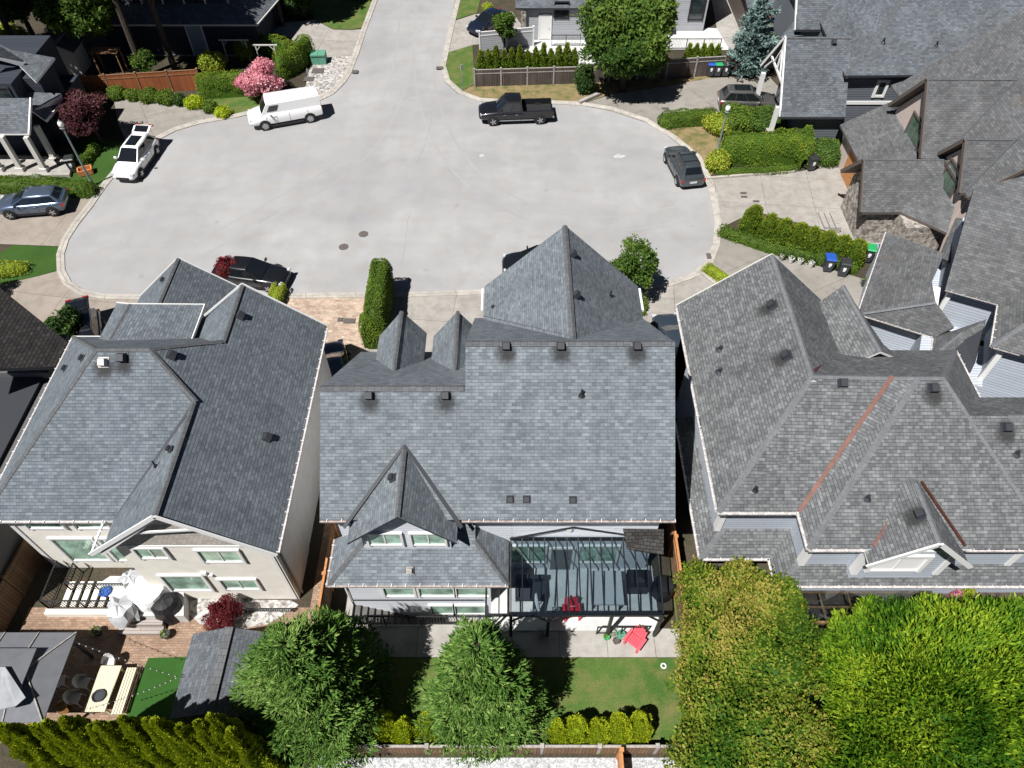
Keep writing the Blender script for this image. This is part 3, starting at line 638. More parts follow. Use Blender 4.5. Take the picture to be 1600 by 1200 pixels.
sheet('dry_verge',[(1026,200),(1060,200),(1120,196),(1135,260),(1102,279),(1086,247),(1050,217)],M['dry'],.044)
sheet('dry_verge',[(860,162),(800,160),(748,158),(716,146),(740,128),(905,128),(1110,112),(1110,122),(1020,137),(960,145),(905,163)],M['dry'],.042)
sheet('lawn',[(699,82),(738,70),(742,128),(716,147),(695,128),(688,104)],M['grass'],.048)
sheet('driveway',[(703,35),(742,22),(800,18),(830,60),(740,70),(699,82)],M['conc'],K)
sheet('dry_verge',[(712,-5),(752,-5),(745,20),(704,33)],M['grass'],.048)
sheet('lawn',[(495,-30),(600,-30),(590,0),(574,42),(548,46),(520,45),(492,30),(480,0)],M['grass'],.046)
sheet('driveway',[(440,36),(492,31),(520,46),(548,47),(573,45),(560,87),(520,89),(490,90),(452,58),(425,50)],M['conc'],K)
sheet('gravel_bed',[(490,90),(520,89),(559,87),(548,115),(540,128),(522,146),(500,157),(476,150),(480,120)],M['gravel'],.06)
sheet('lawn',[(300,150),(390,146),(420,140),(470,160),(420,171),(372,183),(330,170)],M['grass'],.044)
sheet('courtyard',[(800,75),(830,62),(905,62),(1010,62),(1010,105),(900,102),(830,82),(750,72)],M['slab'],.03)
sheet('courtyard',[(1010,40),(1120,44),(1140,78),(1010,78)],M['slab'],.034)
sheet('side_yard',[(1110,-10),(1150,-10),(1160,76),(1140,78),(1120,44)],M['patio'],.03)
# back gardens
sheet('patio',[(-7.6,15.2),(-7.6,10.95),(8.3,10.95),(8.3,12.18),(-.95,12.42),(-7.25,12.42),(-7.25,15.2)],M['patio'],.03,world=True)
sheet('patio_slab',[(-.95,15.2),(-.95,12.1),(6.6,12.1),(6.6,15.2)],M['slab'],.10,.1,world=True)
sheet('lawn',[(-7.5,10.92),(7.4,10.92),(7.4,7.2),(-7.5,7.2)],M['grass'],.04,world=True)
sheet('lawn_shade_side',[(7.4,15),(7.4,7.2),(24,7.2),(24,15)],M['grass'],.02,world=True)
sheet('white_gravel_yard',[(-7.8,6.95),(9,6.95),(9,1),(-7.8,1)],M['wgravel'],.03,world=True)
sheet('paved_yard',[(-22,13.2),(-9.0,13.2),(-8.6,11.5),(-8.5,7.5),(-22,7.5)],M['paver'],.02,world=True)
sheet('side_path',[(-9.2,26),(-8.35,26),(-8.3,12),(-9.2,12)],M['paver'],.024,world=True)
sheet('gravel_strip',[(312,975),(352,985),(420,975),(468,945),(455,938),(270,935)],M['gravel'],.05)
sheet('artificial_turf',[(232,1028),(298,1026),(300,1130),(195,1130),(205,1090)],M['turf'],.05)
# ================= houses
# ---- centre house
c=thing('house','large slate-blue shingled house in the middle with pointed front wing and twin front dormers','house',(0,20,0))
mb=MB()
gable_roof(mb,(-1.9,20.24,10.2),(6.66,20.24,10.2),6.05,5.66,5.4,5.7)
gable_roof(mb,(-7.84,18.81,9.06),(-1.902,18.81,9.06),6.5,4.23,3.9,5.7)
gable_roof(mb,(2.56,28.3,9.72),(2.56,20.7,9.72),4.05,4.0,5.7,5.7)
gable_roof(mb,(-4.39,16.95,7.55),(-4.39,13.75,7.45),2.15,2.3,5.38,5.35,t=.12)
for xp,zz in ((-5.36,7.0),(-2.63,7.0)):
    gable_roof(mb,(xp,25.2,zz),(xp,21.2,zz),1.08,1.32,5.45,5.2,t=.1)
E1=Vector((-.05,12.94,3.)); 
W0,W1=Vector((-7.78,12.94,3.)),Vector((-.15,12.94,3.)); T0,T1=Vector((-6.25,14.42,4.2)),Vector((-1.55,14.42,4.2))
mb.slab([W0,W1,T1,T0],.14); mb.slab([W0,T0,Vector((-6.25,15.1,4.2)),Vector((-7.78,15.1,3.))],.14); 
mb.slab([W1,Vector((-.15,15.1,3.)),Vector((-1.55,15.1,4.2)),T1],.14); mb.slab([T0,T1,Vector((-1.55,15.1,4.75)),Vector((-6.25,15.1,4.75))],.14)
rf=mb.build('roof',[M['sh_c'],M['dark']],c)
mb=MB()
for a,b,w_ in (((-1.9,20.24,10.2),(6.66,20.24,10.2),.4),((-7.84,18.81,9.06),(-1.95,18.81,9.06),.4),((2.56,28.3,9.72),(2.56,20.9,9.72),.34),((-4.39,16.8,7.55),(-4.39,13.75,7.45),.26),((-5.36,25.2,7),(-5.36,21.4,7),.26),((-2.63,25.2,7),(-2.63,21.4,7),.26),(W0,T0,.28),(W1,T1,.28)): cap(mb,a,b,w_)
mb.build_each('ridge_cap',M['cap'],c)
mb=MB()
for a,b in (((-4.39,16.98,7.58),(-6.85,14.3,5.52)),((-4.39,16.98,7.58),(-2.05,14.3,5.52)),((2.56,21.15,9.62),(-1.4,26.2,5.65)),((2.56,21.15,9.62),(6.5,26.2,5.65))):
    mb.beam(Vector(a)+Z*.03,Vector(b)+Z*.03,.16,.03)
mb.build_each('valley_flashing',M['valley'],c)
mb=MB()
S=15.05
mb.extrude([(-7.4,S,0),(-7.4,25,0),(-7.4,25,3.9),(-7.4,18.81,8.75),(-7.4,S,5.75)],(5.5,0,0))
mb.extrude([(-1.9,S,0),(-1.9,25.9,0),(-1.9,25.9,5.2),(-1.9,20.24,9.95),(-1.9,S,5.8)],(8.15,0,0))
mb.extrude([(-1.1,27.9,0),(6.2,27.9,0),(6.2,27.9,5.7),(2.56,27.9,9.35),(-1.1,27.9,5.7)],(0,-3,0))
mb.extrude([(-6.2,14.15,4.0),(-2.55,14.15,4.0),(-2.55,14.15,5.35),(-4.39,14.15,7.1),(-6.2,14.15,5.35)],(0,1.5,0))
mb.box(-7.25,-.95,13.4,15.4,-1.75,3.1)
mb.extrude([(-6.15,24.9,4.5),(-4.55,24.9,4.5),(-4.55,24.9,5.4),(-5.36,24.9,6.7),(-6.15,24.9,5.4)],(0,-3,0)); mb.extrude([(-3.45,24.9,4.5),(-1.92,24.9,4.5),(-1.92,24.9,5.4),(-2.63,24.9,6.7),(-3.45,24.9,5.4)],(0,-3,0))
mb.build('wall',M['side_w'],c)
window(c,(-5.25,14.15,4.45),(1,0,0),1.35,.95,(0,-1,0),2,.09); window(c,(-3.45,14.15,4.45),(1,0,0),1.35,.95,(0,-1,0),2,.09)
window(c,(-.05,S,4.9),(1,0,0),1.5,.5,(0,-1,0),1,.07)
for x,wd in ((-5.0,1.3),(-3.35,1.5),(-1.75,1.4)): window(c,(x,13.4,.95),(1,0,0),wd,.9,(0,-1,0),1,.1)
for x,wd in ((-3.25,1.0),(-1.95,1.35)): window(c,(x,13.4,-1.15),(1,0,0),wd,1.0,(0,-1,0),1,.1)
window(c,(.75,S,.9),(1,0,0),1.5,1.6,(0,-1,0),2,.08); window(c,(3.9,S,.9),(1,0,0),1.7,1.6,(0,-1,0),2,.08)
door(c,(2.25,S,.12),(1,0,0),.95,2.1,(0,-1,0),M['pane_d'])
gutter(c,(-7.84,14.56,5.66),(-6.7,14.56,5.66),M['gutter_r'],(0,-1,0)); gutter(c,(-2.05,14.56,5.66),(6.66,14.56,5.66),M['gutter_r'],(0,-1,0)); gutter(c,W0,W1,M['gutter_r'],(0,-1,0)); gutter(c,(-7.8,15.1,2.96),(-7.8,12.9,2.96),M['gutter_r'],(-1,0,0))
gutter(c,(-1.5,28.2,5.62),(-1.5,26.6,5.62),M['white'],(-1,0,0),0,.09); gutter(c,(6.62,28.2,5.62),(6.62,26.6,5.62),M['white'],(1,0,0),0,.12)
nS=Vector((0,-math.sin(R(38.5)),math.cos(R(38.5)))); A0=(0,14.58,5.7)
for x,y in ((791,541),(876,541),(995,541),(577,618),(696,618)): vent(c,hit(x,y,A0,nS),nS,.32,.26)
for x,y in ((797,780),(823,780),(895,781)): vent(c,hit(x,y,A0,nS),nS,.24,.14)
pipe(c,hit(909,617,A0,nS),.3,.06)
nW=Vector((-4.0,0,4.0)).normalized(); nE=Vector((4.,0,4.)).normalized()
for x,y in ((893,398),(898,462)): vent(c,hit(x,y,(2.56,25,9.72),nE),nE,.26,.26)
pipe(c,hit(954,463,(2.56,25,9.72),nE),.35,.045)
vent(c,hit(614,747,(-4.39,15,7.5),(-.66,0,.75)),(-.66,0,.75),.26,.2)
vent(c,(-4.3,13.4,3.5),(0,-.6,.8),.22,.16,M['greywood']); pipe(c,hit(771,479,(2.56,25,9.72),nW),.05,.05)
mb=MB(); mb.tube((2.45,S-.02,4.1),(2.45,S-.12,4.1),.13,.11,14); mb.build('wall_lamp',M['globe'],c,smooth=30)
mb=MB(); mb.beam((-7.3,13.36,-.2),(-7.3,13.36,2.7),.07,.07); mb.build('downpipe',M['white'],c)
# glass patio cover
pc=thing('patio_cover','black framed glass patio roof attached to the back wall of the centre house','patio cover',(3.1,13,.1))
X0,X1,YB,YF,ZB,ZF=-.05,6.3,15.03,11.88,3.25,2.5
mb=MB()
mb.beam((X0,YF,ZF),(X1,YF,ZF),.14,.16); mb.beam((X0,YB-.05,ZB),(X1,YB-.05,ZB),.1,.12); 
mb.build('beam',M['black'],pc)
n=13
for k in range(n+1):
    x=X0+(X1-X0)*k/n; m2=MB(); m2.beam((x,YF,ZF+.12),(x,YB-.05,ZB+.09),.05,.09); m2.build('rafter',M['black'],pc)
g=MB(); g.slab([(X0,YF-.1,ZF+.18),(X1,YF-.1,ZF+.18),(X1,YB-.02,ZB+.14),(X0,YB-.02,ZB+.14)],.012,0,0); g.build('glass_panel',M['glassroof'],pc)
for x in (X0,1.55,4.2,X1): m2=MB(); m2.beam((x,YF,.1),(x,YF,ZF-.08),.13,.13); m2.build('post',M['black'],pc)
m2=MB()
for x,s in ((1.55,1),(1.55,-1),(X1,-1),(X0,1)): m2.beam((x,YF,ZF-.75),(x+.6*s,YF,ZF-.1),.07,.07)
m2.build_each('knee_brace',M['black'],pc)
m2=MB(); m2.beam((X0,YF,ZF-.05),(-1.1,YF,ZF-.05),.1,.12); m2.beam((-1.1,YF,ZF-.05),(-1.1,13.3,ZF-.05),.08,.1); m2.beam((-1.1,YF,.1),(-1.1,YF,ZF-.1),.08,.08); m2.beam((-.55,YF,ZF-.05),(-.55,13.3,ZF-.05),.05,.08); m2.beam((X0-.05,14.9,3.42),(2.6,14.9,4.45),.05,.07); m2.beam((2.6,14.9,4.45),(X1+.2,14.9,3.32),.05,.07); m2.build_each('gable_trim',M['black'],pc)
m2=MB(); m2.slab([(4.95,14.45,3.4),(6.5,14.2,3.35),(6.5,15.0,4.1),(4.75,15.0,4.15)],.06,0,0); m2.build('side_awning',M['sh_x'],pc)
# ---- left cream house
b=thing('house','cream stucco house left of centre with blue-grey roof, white gutters and a wide back gable','house',(-15.5,19,0))
mb=MB()
XA,XB,YA,YB2=-21.95,-9.4,14.7,25.0
hip_roof(mb,XA,XB,YA,YB2,5.4,9.9,-17.1,-14.9,20.15)
gable_roof(mb,(-13.1,19.6,8.427),(-13.1,13.2,8.427),3.7,3.3,5.4,5.45,lift=-.004)
gable_roof(mb,(-12.85,25.75,8.222),(-12.85,21.2,8.222),3.45,2.95,5.4,5.5,lift=-.004)
r1,r2=P(203,475,7),P(168,538,7); mb.slab([r1,P(320,476,6.25),P(297,538,6.25),r2],.16); mb.slab([r1,r2,P(150,538,6.3),P(183,473,6.3)],.16)
b3=P(278,403,6.5); b3e,b3w=P(372,450,4.4),P(216,470,3.7); gable_roof(mb,b3,(b3.x,25.2,6.5),b3e.x-b3.x,b3.x-b3w.x,4.4,3.7)
mb.build('roof',[M['sh_b'],M['white']],b)
mb=MB()
for a,q in (((-17.1,20.15,9.9),(-14.9,20.15,9.9)),((-17.1,20.15,9.9),(XA,YA,5.4)),((-14.9,20.15,9.9),(-13.0,18.5,8.5)),((-14.9,20.15,9.9),(-12.85,22.1,8.28)),((-13.1,18.6,8.5),(-13.1,13.2,8.5)),((-12.85,25.7,8.25),(-12.85,22,8.25)),(P(203,475,7),P(172,530,7)),(b3,(b3.x,25.9,6.5)),((-17.1,20.15,9.9),(XA,YB2,5.4))): cap(mb,a,q,.26)
mb.build_each('ridge_cap',M['cap'],b)
mb=MB(); mb.beam((-13.15,18.3,8.45),(-16.3,14.72,5.5),.14,.03)
mb.build_each('valley_flashing',M['valley'],b)
mb=MB()
mb.box(-21.5,-9.78,15.15,24.6,-.1,5.35)
mb.extrude([(-16.05,13.6,0),(-9.75,13.6,0),(-9.75,13.6,5.35),(-13.1,13.6,8.2),(-16.05,13.6,5.4)],(0,2.5,0))
mb.extrude([(-15.4,25.4,0),(-9.75,25.4,0),(-9.75,25.4,5.4),(-12.85,25.4,7.95),(-15.4,25.4,5.4)],(0,-2,0))
mb.extrude([(b3w.x+.5,b3.y-.35,0),(b3e.x-.4,b3.y-.35,0),(b3e.x-.4,b3.y-.35,4.4),(b3.x,b3.y-.35,6.2),(b3w.x+.5,b3.y-.35,3.8)],(0,-4,0))
mb.extrude([(-19.5,25.3,0),(-15.7,25.3,0),(-15.7,25.3,6.0),(-18.5,25.3,6.6),(-19.5,25.3,6.1)],(0,-2,0))
mb.build('wall',M['beige'],b)
mb=MB(); mb.extrude([(-16.0,13.575,5.42),(-9.78,13.575,5.42),(-13.1,13.575,8.12)],(0,-.02,0)); mb.build('gable_shingles',M['shake'],b)
mb=MB(); mb.obox((-12.9,13.56,5.42),(3.15,0,0),(0,.03,0),(0,0,.05)); mb.obox((-9.9,13.585,2.7),(.07,0,0),(0,.03,0),(0,0,2.6));mb.obox((-21.4,15.13,2.7),(.09,0,0),(0,.03,0),(0,0,2.6))
mb.beam((-14.6,13.3,7.0),(-11.9,13.3,7.3),.06,.12); mb.build_each('wall_trim',M['white'],b)
mb=MB(); mb.beam((-16.8,13.17,5.42),(-13.1,13.17,8.52),.06,.2); mb.beam((-13.1,13.17,8.52),(-9.4,13.17,5.36),.06,.2); mb.build_each('bargeboard',M['white'],b)
gutter(b,(XA,YB2,5.36),(XA,YA,5.36),M['gutter_w'],(-1,0,0)); gutter(b,(XA,YA,5.36),(-16.75,YA,5.36),M['gutter_w'],(0,-1,0)); gutter(b,(-9.37,25.6,5.36),(-9.37,13.3,5.36),M['gutter_w'],(1,0,0)); gutter(b,(-16.8,13.3,5.36),(-16.8,14.6,5.36),M['white'],(-1,0,0))
mb=MB()
for a,q in (((-16.1,25.77,5.45),(-12.85,25.77,8.27)),((-12.85,25.77,8.27),(-9.4,25.77,5.4)),((b3w.x,b3.y+.02,3.7),b3),(b3,(b3e.x,b3.y+.02,4.4)),(P(183,473,6.3),r1),(r1,P(320,476,6.25)),(P(320,476,6.25),P(300,530,6.25)),((-20.05,25.0,5.38),(-21.95,25.0,5.38)),((-15.8,25.7,5.5),(-15.8,24.6,5.5))): mb.beam(a,q,.05,.09)
mb.build_each('rake_trim',M['white'],b)
vb=15.15
window(b,(-20.0,vb,4.0),(1,0,0),1.5,.9,(0,-1,0),1,.1); window(b,(-18.0,vb,4.0),(1,0,0),1.4,.9,(0,-1,0),1,.1)
window(b,(-19.45,vb,.9),(1,0,0),1.75,2.1,(0,-1,0),1,.12,rows=1); window(b,(-17.35,vb,.9),(1,0,0),1.75,2.1,(0,-1,0),1,.12)
vb=13.6
window(b,(-14.75,vb,4.35),(1,0,0),1.15,.85,(0,-1,0),2,.12,pm=M['pane']); window(b,(-12.0,vb,4.0),(1,0,0),1.6,1.0,(0,-1,0),2,.12)
window(b,(-14.3,vb,1.1),(1,0,0),1.75,1.5,(0,-1,0),1,.12); window(b,(-12.0,vb,1.25),(1,0,0),1.5,.95,(0,-1,0),2,.12)
mb=MB(); mb.box(-13.35,-13.1,13.48,13.6,2.75,2.95); mb.box(-13.1,-12.9,13.5,13.6,2.6,2.72); mb.build('wall_vent',M['white'],b)
mb=MB(); mb.beam((-9.68,13.9,0),(-9.68,13.9,5.2),.08,.08); mb.build('downpipe',M['offwhite'],b)
nS2=Vector((0,-4.5,5.45)).normalized(); A1=(-18,14.7,5.4)
vent(b,hit(162,566,A1,nS2),nS2,.32,.24,M['gutter_w']); vent(b,hit(192,559,A1,nS2),nS2,.34,.3)
nE2=Vector((4.5,0,5.5)).normalized(); A2=(-9.4,20,5.4)
for x,y in ((268,556),(375,494),(417,684)): vent(b,hit(x,y,A2,nE2),nE2,.3,.24)
nW2=Vector((-4.5,0,4.85)).normalized(); A3=(XA,20,5.4)
for x,y in ((130,560),(103,576)): vent(b,hit(x,y,A3,nW2),nW2,.22,.18)
nw=Vector((-3,0,3.3)).normalized(); pipe(b,hit(243,728,(-13.1,15,8.5),nw),.35,.04); vent(b,hit(267,702,(-13.1,15,8.5),nw),nw,.2,.2); vent(b,hit(256,438,b3,(-2.8,0,3.0)),(-2.8,0,3.0),.2,.18)
# ---- right house
r=thing('house','grey dotted-shingle house right of centre with copper valleys and a small white back dormer','house',(15,20,0))
mb=MB(); ze=5.5
gable_roof(mb,(12.5,27.1,8.95),(12.5,19.3,8.95),3.35,3.97,5.9,5.5)      # north wing, ridge running back
W_,Rg,Vt=Vector((8.53,15.05,ze)),Vector((12.5,19.5,8.95)),P(1393,590,8.95); Wv=Vector((11.86,15.05,ze))
hx0,hx1,hy0,hy1=11.86,21.75,13.38,24.0; Ep,Fp=P(1435,590,9.2),P(1475,590,9.2); Fp.y=Ep.y
Aq,Bq,Cq=[Vector((x,y,ze)) for x,y in ((hx0,hy0),(hx1,hy0),(hx1,hy1))]; Dn=Vector((15.85,24.0,ze))
kk=(Ep.z-ze)/(Ep.y-hy0); k1=(Rg.z-ze)/(Rg.y-15.05)
for f in ([W_,Wv,Vt,Rg],[W_+Z*.003,Rg+Z*.003,Vector((12.5,19.9,8.953)),Vector((8.53,19.9,ze+.003))],[Wv,Aq,Ep,Vt],[Aq,Bq,Fp,Ep],[Bq,Cq,Fp],[Cq,Dn,Rg,Vt,Ep,Fp]): mb.slab(f,.18)
rz=hit(1560,650,(16,13.38,ze),(0,-kk,1)); 
gable_roof(mb,(18.4,rz.y,rz.z),(27,rz.y,rz.z),2.6,rz.y-13.38,rz.z-2.1,ze,lift=.004)
gable_roof(mb,(16.12,15.6,7.2),(16.12,12.75,7.2),1.95,1.95,5.38,5.3,t=.12,lift=.01)
mb.slab([(15.6,22.5,5.9),(17.0,22.5,7.1),(16.5,26.9,7.1),(14.9,26.4,5.7)],.14); mb.slab([(17.0,22.5,7.1),(18.6,22.9,6.0),(18.2,24.2,5.7),(16.5,26.9,7.1)],.14)
# skirt roof
s0=2.45; ya,yb,xj=14.45,13.18,11.35
mb.slab([(8.3,21.9,s0),(8.3,ya,s0),(9.45,15.6,s0+.8),(9.45,21.9,s0+.8)],.12); mb.slab([(8.3,ya,s0),(xj,ya,s0),(12.5,15.6,s0+.8),(9.45,15.6,s0+.8)],.12)
mb.slab([(xj,ya,s0),(xj,yb,s0),(12.45,13.95,s0+.8),(12.45,15.6,s0+.8)],.12); mb.slab([(xj,yb,s0),(24.5,yb,s0),(23.5,13.95,s0+.8),(12.45,13.95,s0+.8)],.12)
rr=mb.build('roof',[M['sh_d'],M['white']],r)
mb=MB()
for a,q in ((Rg,(12.5,27,8.95)),(W_,Rg),(Rg,Vt),(Vt,Ep),(Ep,Fp),(Aq,Ep),(Bq,Fp),((8.3,ya,s0),(9.45,15.6,s0+.8)),((xj,yb,s0),(12.45,13.95,s0+.8)),((17,22.5,7.1),(16.5,26.9,7.1)),((20.2,rz.y,rz.z),(27,rz.y,rz.z)),((16.12,15.4,7.22),(16.12,12.75,7.22)),(Cq,Fp)): cap(mb,a,q,.30)
mb.build_each('ridge_cap',M['cap_b'],r)
def meet(p,f):  # plane helper: intersection of W-wing south slope with wing west slope (a valley)
    return p
va,vb_=Wv,Vt
mb=MB(); mb.beam(va+Z*.06,vb_+Z*.10,.17,.035)
pS=lambda x,y:hit(x,y,(16,13.38,ze),(0,-kk,1))+Z*.10
mb.beam(pS(1363,855),pS(1428,754),.12,.03); mb.beam(pS(1507,855),pS(1438,754),.12,.03); mb.beam((12.7,19.9,8.8),(15.7,23.8,5.75),.14,.04)
mb.build_each('copper_valley',M['copper'],r)
mb=MB(); mb.box(9.0,13,15.5,26.6,0,5.45); mb.box(12.3,21.3,13.85,23.6,0,5.45); mb.box(12.6,20.8,13.86,20,2,5.4); mb.box(20,26.5,13.9,21,0,5.4)
mb.extrude([(14.35,13.35,2.9),(17.9,13.35,2.9),(17.9,13.35,5.25),(16.12,13.35,6.95),(14.35,13.35,5.25)],(0,1.5,0))
mb.extrude([(9.0,26.6,0),(15.6,26.6,0),(15.6,26.6,5.8),(12.45,26.6,8.6),(9.0,26.6,5.5)],(0,-2,0))
mb.build('wall',M['side_lb'],r)
mb=MB()
for x0,y0,z0,z1 in ((9.08,15.46,3.1,5.3),(12.38,13.81,3.1,5.3),(17.85,13.3,3.3,5.2),(14.4,13.3,3.3,5.2),(21.2,13.81,3.1,5.3)): mb.box(x0-.12,x0+.12,y0-.03,y0+.3,z0,z1)
mb.box(9,12.2,15.46,15.52,5.1,5.4); mb.box(12.3,14.2,13.8,13.86,5.15,5.4); mb.box(18,21.3,13.8,13.86,5.15,5.4); mb.beam((14.6,13.3,5.45),(17.6,13.3,5.45),.05,.12)
mb.build_each('wall_trim',M['white'],r)
mb=MB(); mb.beam((14.05,12.72,5.3),(16.12,12.72,7.2),.07,.2); mb.beam((16.12,12.72,7.2),(18.2,12.72,5.22),.07,.2); mb.build_each('bargeboard',M['white'],r)
window(r,(15.9,13.35,3.75),(1,0,0),2.0,1.15,(0,-1,0),2,.16,pm=M['fabric_w'],mull=.09); window(r,(11.2,15.5,4.55),(1,0,0),1.1,.5,(0,-1,0),1,.08)
for a,q,o in (((8.5,26.9,5.45),(8.5,15.05,5.45),(-1,0,0)),((8.5,15.03,5.45),(11.86,15.03,5.45),(0,-1,0)),((11.84,15.05,5.45),(11.84,13.38,5.45),(-1,0,0)),((11.86,13.36,5.45),(14.1,13.36,5.45),(0,-1,0)),((18.15,13.36,5.45),(27,13.36,5.45),(0,-1,0)),((8.28,21.9,s0-.04),(8.28,ya,s0-.04),(-1,0,0)),((8.3,ya-.02,s0-.04),(xj,ya-.02,s0-.04),(0,-1,0)),((xj-.02,ya,s0-.04),(xj-.02,yb,s0-.04),(-1,0,0)),((xj,yb-.02,s0-.04),(24.5,yb-.02,s0-.04),(0,-1,0)),((15.85,27.1,5.85),(15.85,24,5.85),(1,0,0)),((21.78,24,5.45),(21.78,21,5.45),(1,0,0))): gutter(r,a,q,M['gutter_w'],o)
mb=MB(); mb.beam((8.5,27.12,5.46),(12.5,27.12,8.92),.05,.1); mb.beam((12.5,27.12,8.92),(15.85,27.12,5.85),.05,.1); mb.build_each('rake_trim',M['offwhite'],r)
nW3=Vector((-3.45,0,3.97)).normalized(); pw=(8.53,20,5.5)
for x,y,h_ in ((1207,478,.3),(1230,557,.3)): vent(r,hit(x,y,pw,nW3),nW3,.34,h_)
for x,y in ((1125,546),(1124,581)): pipe(r,hit(x,y,pw,nW3),.25,.08,M['dark'])
nS3=Vector((0,-k1,1)).normalized(); vent(r,hit(1316,598,(9,15.05,ze),nS3),nS3,.34,.26); pipe(r,hit(1180,765,(9,15.05,ze),nS3),.22,.06)
nS4=Vector((0,-kk,1)).normalized(); ps=(16,13.38,ze)
for x,y in ((1457,607),(1571,668)): vent(r,hit(x,y,ps,nS4),nS4,.34,.28)
for x,y in ((1355,779),(1588,710)): pipe(r,hit(x,y,ps,nS4),.25,.07,M['dark'])
vent(r,hit(1440,804,(16.12,14,7.2),(-1.9,0,1.95)),(-.7,0,.7),.34,.26)
# pergola behind the right house
pg=thing('pergola','brown timber and glass pergola behind the grey right house, half under the hedge','pergola',P(1350,930,0))
mb=MB(); px0,px1,pya,pyb=11.9,17.9,12.9,11.6
for y in (pya,(pya+pyb)/2,pyb): mb.beam((px0,y,2.35),(px1,y,2.35),.09,.14)
for k in range(6): x=px0+(px1-px0)*k/5; mb.beam((x,pya,2.47),(x,pyb,2.47),.06,.09); 
mb.build('beam',M['wood'],pg)
for x in (px0,(px0+px1)/2,px1): m2=MB(); m2.beam((x,pyb,0),(x,pyb,2.3),.12,.12); m2.build('post',M['wood'],pg)
m2=MB(); m2.slab([(px0,pyb,2.55),(px1,pyb,2.55),(px1,pya,2.6),(px0,pya,2.6)],.012,0,0); m2.build('glass_panel',M['glassroof'],pg)
sheet('timber_deck',[(8.8,15),(24,15),(24,10.6),(8.8,10.6)],plain('dark_deck',(.07,.05,.04),.8,var=.4),.06,world=True)
def crack(pts,w=.05):
    rs=random.Random(len(pts)*7+pts[0][0]); q=[]
    for (x0,y0),(x1,y1) in zip(pts[:-1],pts[1:]):
        for k in range(6): t=k/6; q.append((x0+(x1-x0)*t+rs.uniform(-1.5,1.5),y0+(y1-y0)*t))
    q.append(pts[-1]); q=[P(x,y,.017) for x,y in q]; mb=MB()
    for a,b in zip(q[:-1],q[1:]):
        d=(b-a).normalized(); s=Vector((-d.y,d.x,0))*w/2*rs.uniform(.5,1.3); mb.face([a-s,b-s,b+s,a+s])
    struct('road_crack',mb,M['seam'])
M['seam']=plain('sealed_crack',(.23,.226,.222),.8,var=.3,vs=5); M['pale']=plain('pale_scuff',(.40,.40,.395),.9,var=.1)
for c_ in ([(676,170),(668,215),(652,255)],[(640,330),(634,372),(628,412)]): crack(c_,.022)
for cx,cy,rx,ry in ((752,243,5,3),(967,244,10,4)):
    rs=random.Random(cx); mb=MB(); mb.face([P(cx+rx*math.cos(a/12*6.283)*rs.uniform(.5,1.1),cy-ry*math.sin(a/12*6.283)*rs.uniform(.5,1.1),.0155) for a in range(12)]); struct('road_scuff',mb,M['pale'])

TZ=.0135
def tyre(pts,off,w=.22):
    global TZ; TZ+=.0003; q=[P(x,y,TZ) for x,y in pts]; mb=MB(); n=len(q)*6; L=[]
    for i in range(n+1):
        t=i/n*(len(q)-1); k=min(int(t),len(q)-2); f=t-k; p0,p1,p2,p3=q[max(k-1,0)],q[k],q[k+1],q[min(k+2,len(q)-1)]
        L.append(.5*((2*p1)+(p2-p0)*f+(2*p0-5*p1+4*p2-p3)*f*f+(3*p1-p0-3*p2+p3)*f**3))
    L=[p for i,p in enumerate(L) if i==0 or (p-L[i-1]).length>.02]; S=[]
    for i in range(len(L)): d=(L[min(i+1,len(L)-1)]-L[max(i-1,0)]).normalized(); S.append(Vector((-d.y,d.x,0)))
    for i in range(len(L)-1): mb.face([L[i]+S[i]*(off-w/2),L[i+1]+S[i+1]*(off-w/2),L[i+1]+S[i+1]*(off+w/2),L[i]+S[i]*(off+w/2)])
    struct('tyre_mark',mb,M['tyre'])
M['tyre']=ground('tyre_polish',[(.270,.272,.277),(.322,.323,.326),(.292,.283,.276),.10],(.10,.7,55))
for pts in ([(640,0),(625,120),(560,240),(420,330),(250,420)],[(662,0),(668,150),(740,280),(900,350),(1080,330)]):
    for o_ in (-.8,.8): tyre(pts,o_)
# ================= neighbouring houses
def fpx(mb,A,n,px,t=.16,dz=0): mb.slab([hit(x,y,A,n)+Z*dz for x,y in px],t)
# ---- far left dark house
h=thing('house','dark-roofed house at the far left edge with a shaded grey side wall','house',(-26,22,0))
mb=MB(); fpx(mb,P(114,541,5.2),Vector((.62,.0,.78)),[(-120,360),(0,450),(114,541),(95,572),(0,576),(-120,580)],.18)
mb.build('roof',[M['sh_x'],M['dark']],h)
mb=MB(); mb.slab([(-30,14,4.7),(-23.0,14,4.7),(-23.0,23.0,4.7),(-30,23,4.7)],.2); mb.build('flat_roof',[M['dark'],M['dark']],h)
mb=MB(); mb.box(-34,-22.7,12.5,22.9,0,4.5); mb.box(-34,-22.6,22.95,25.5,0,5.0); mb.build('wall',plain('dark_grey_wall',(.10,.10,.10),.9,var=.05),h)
gutter(h,P(97,573,5.15),P(0,577,6.1),M['offwhite'],(0,-1,0),0)
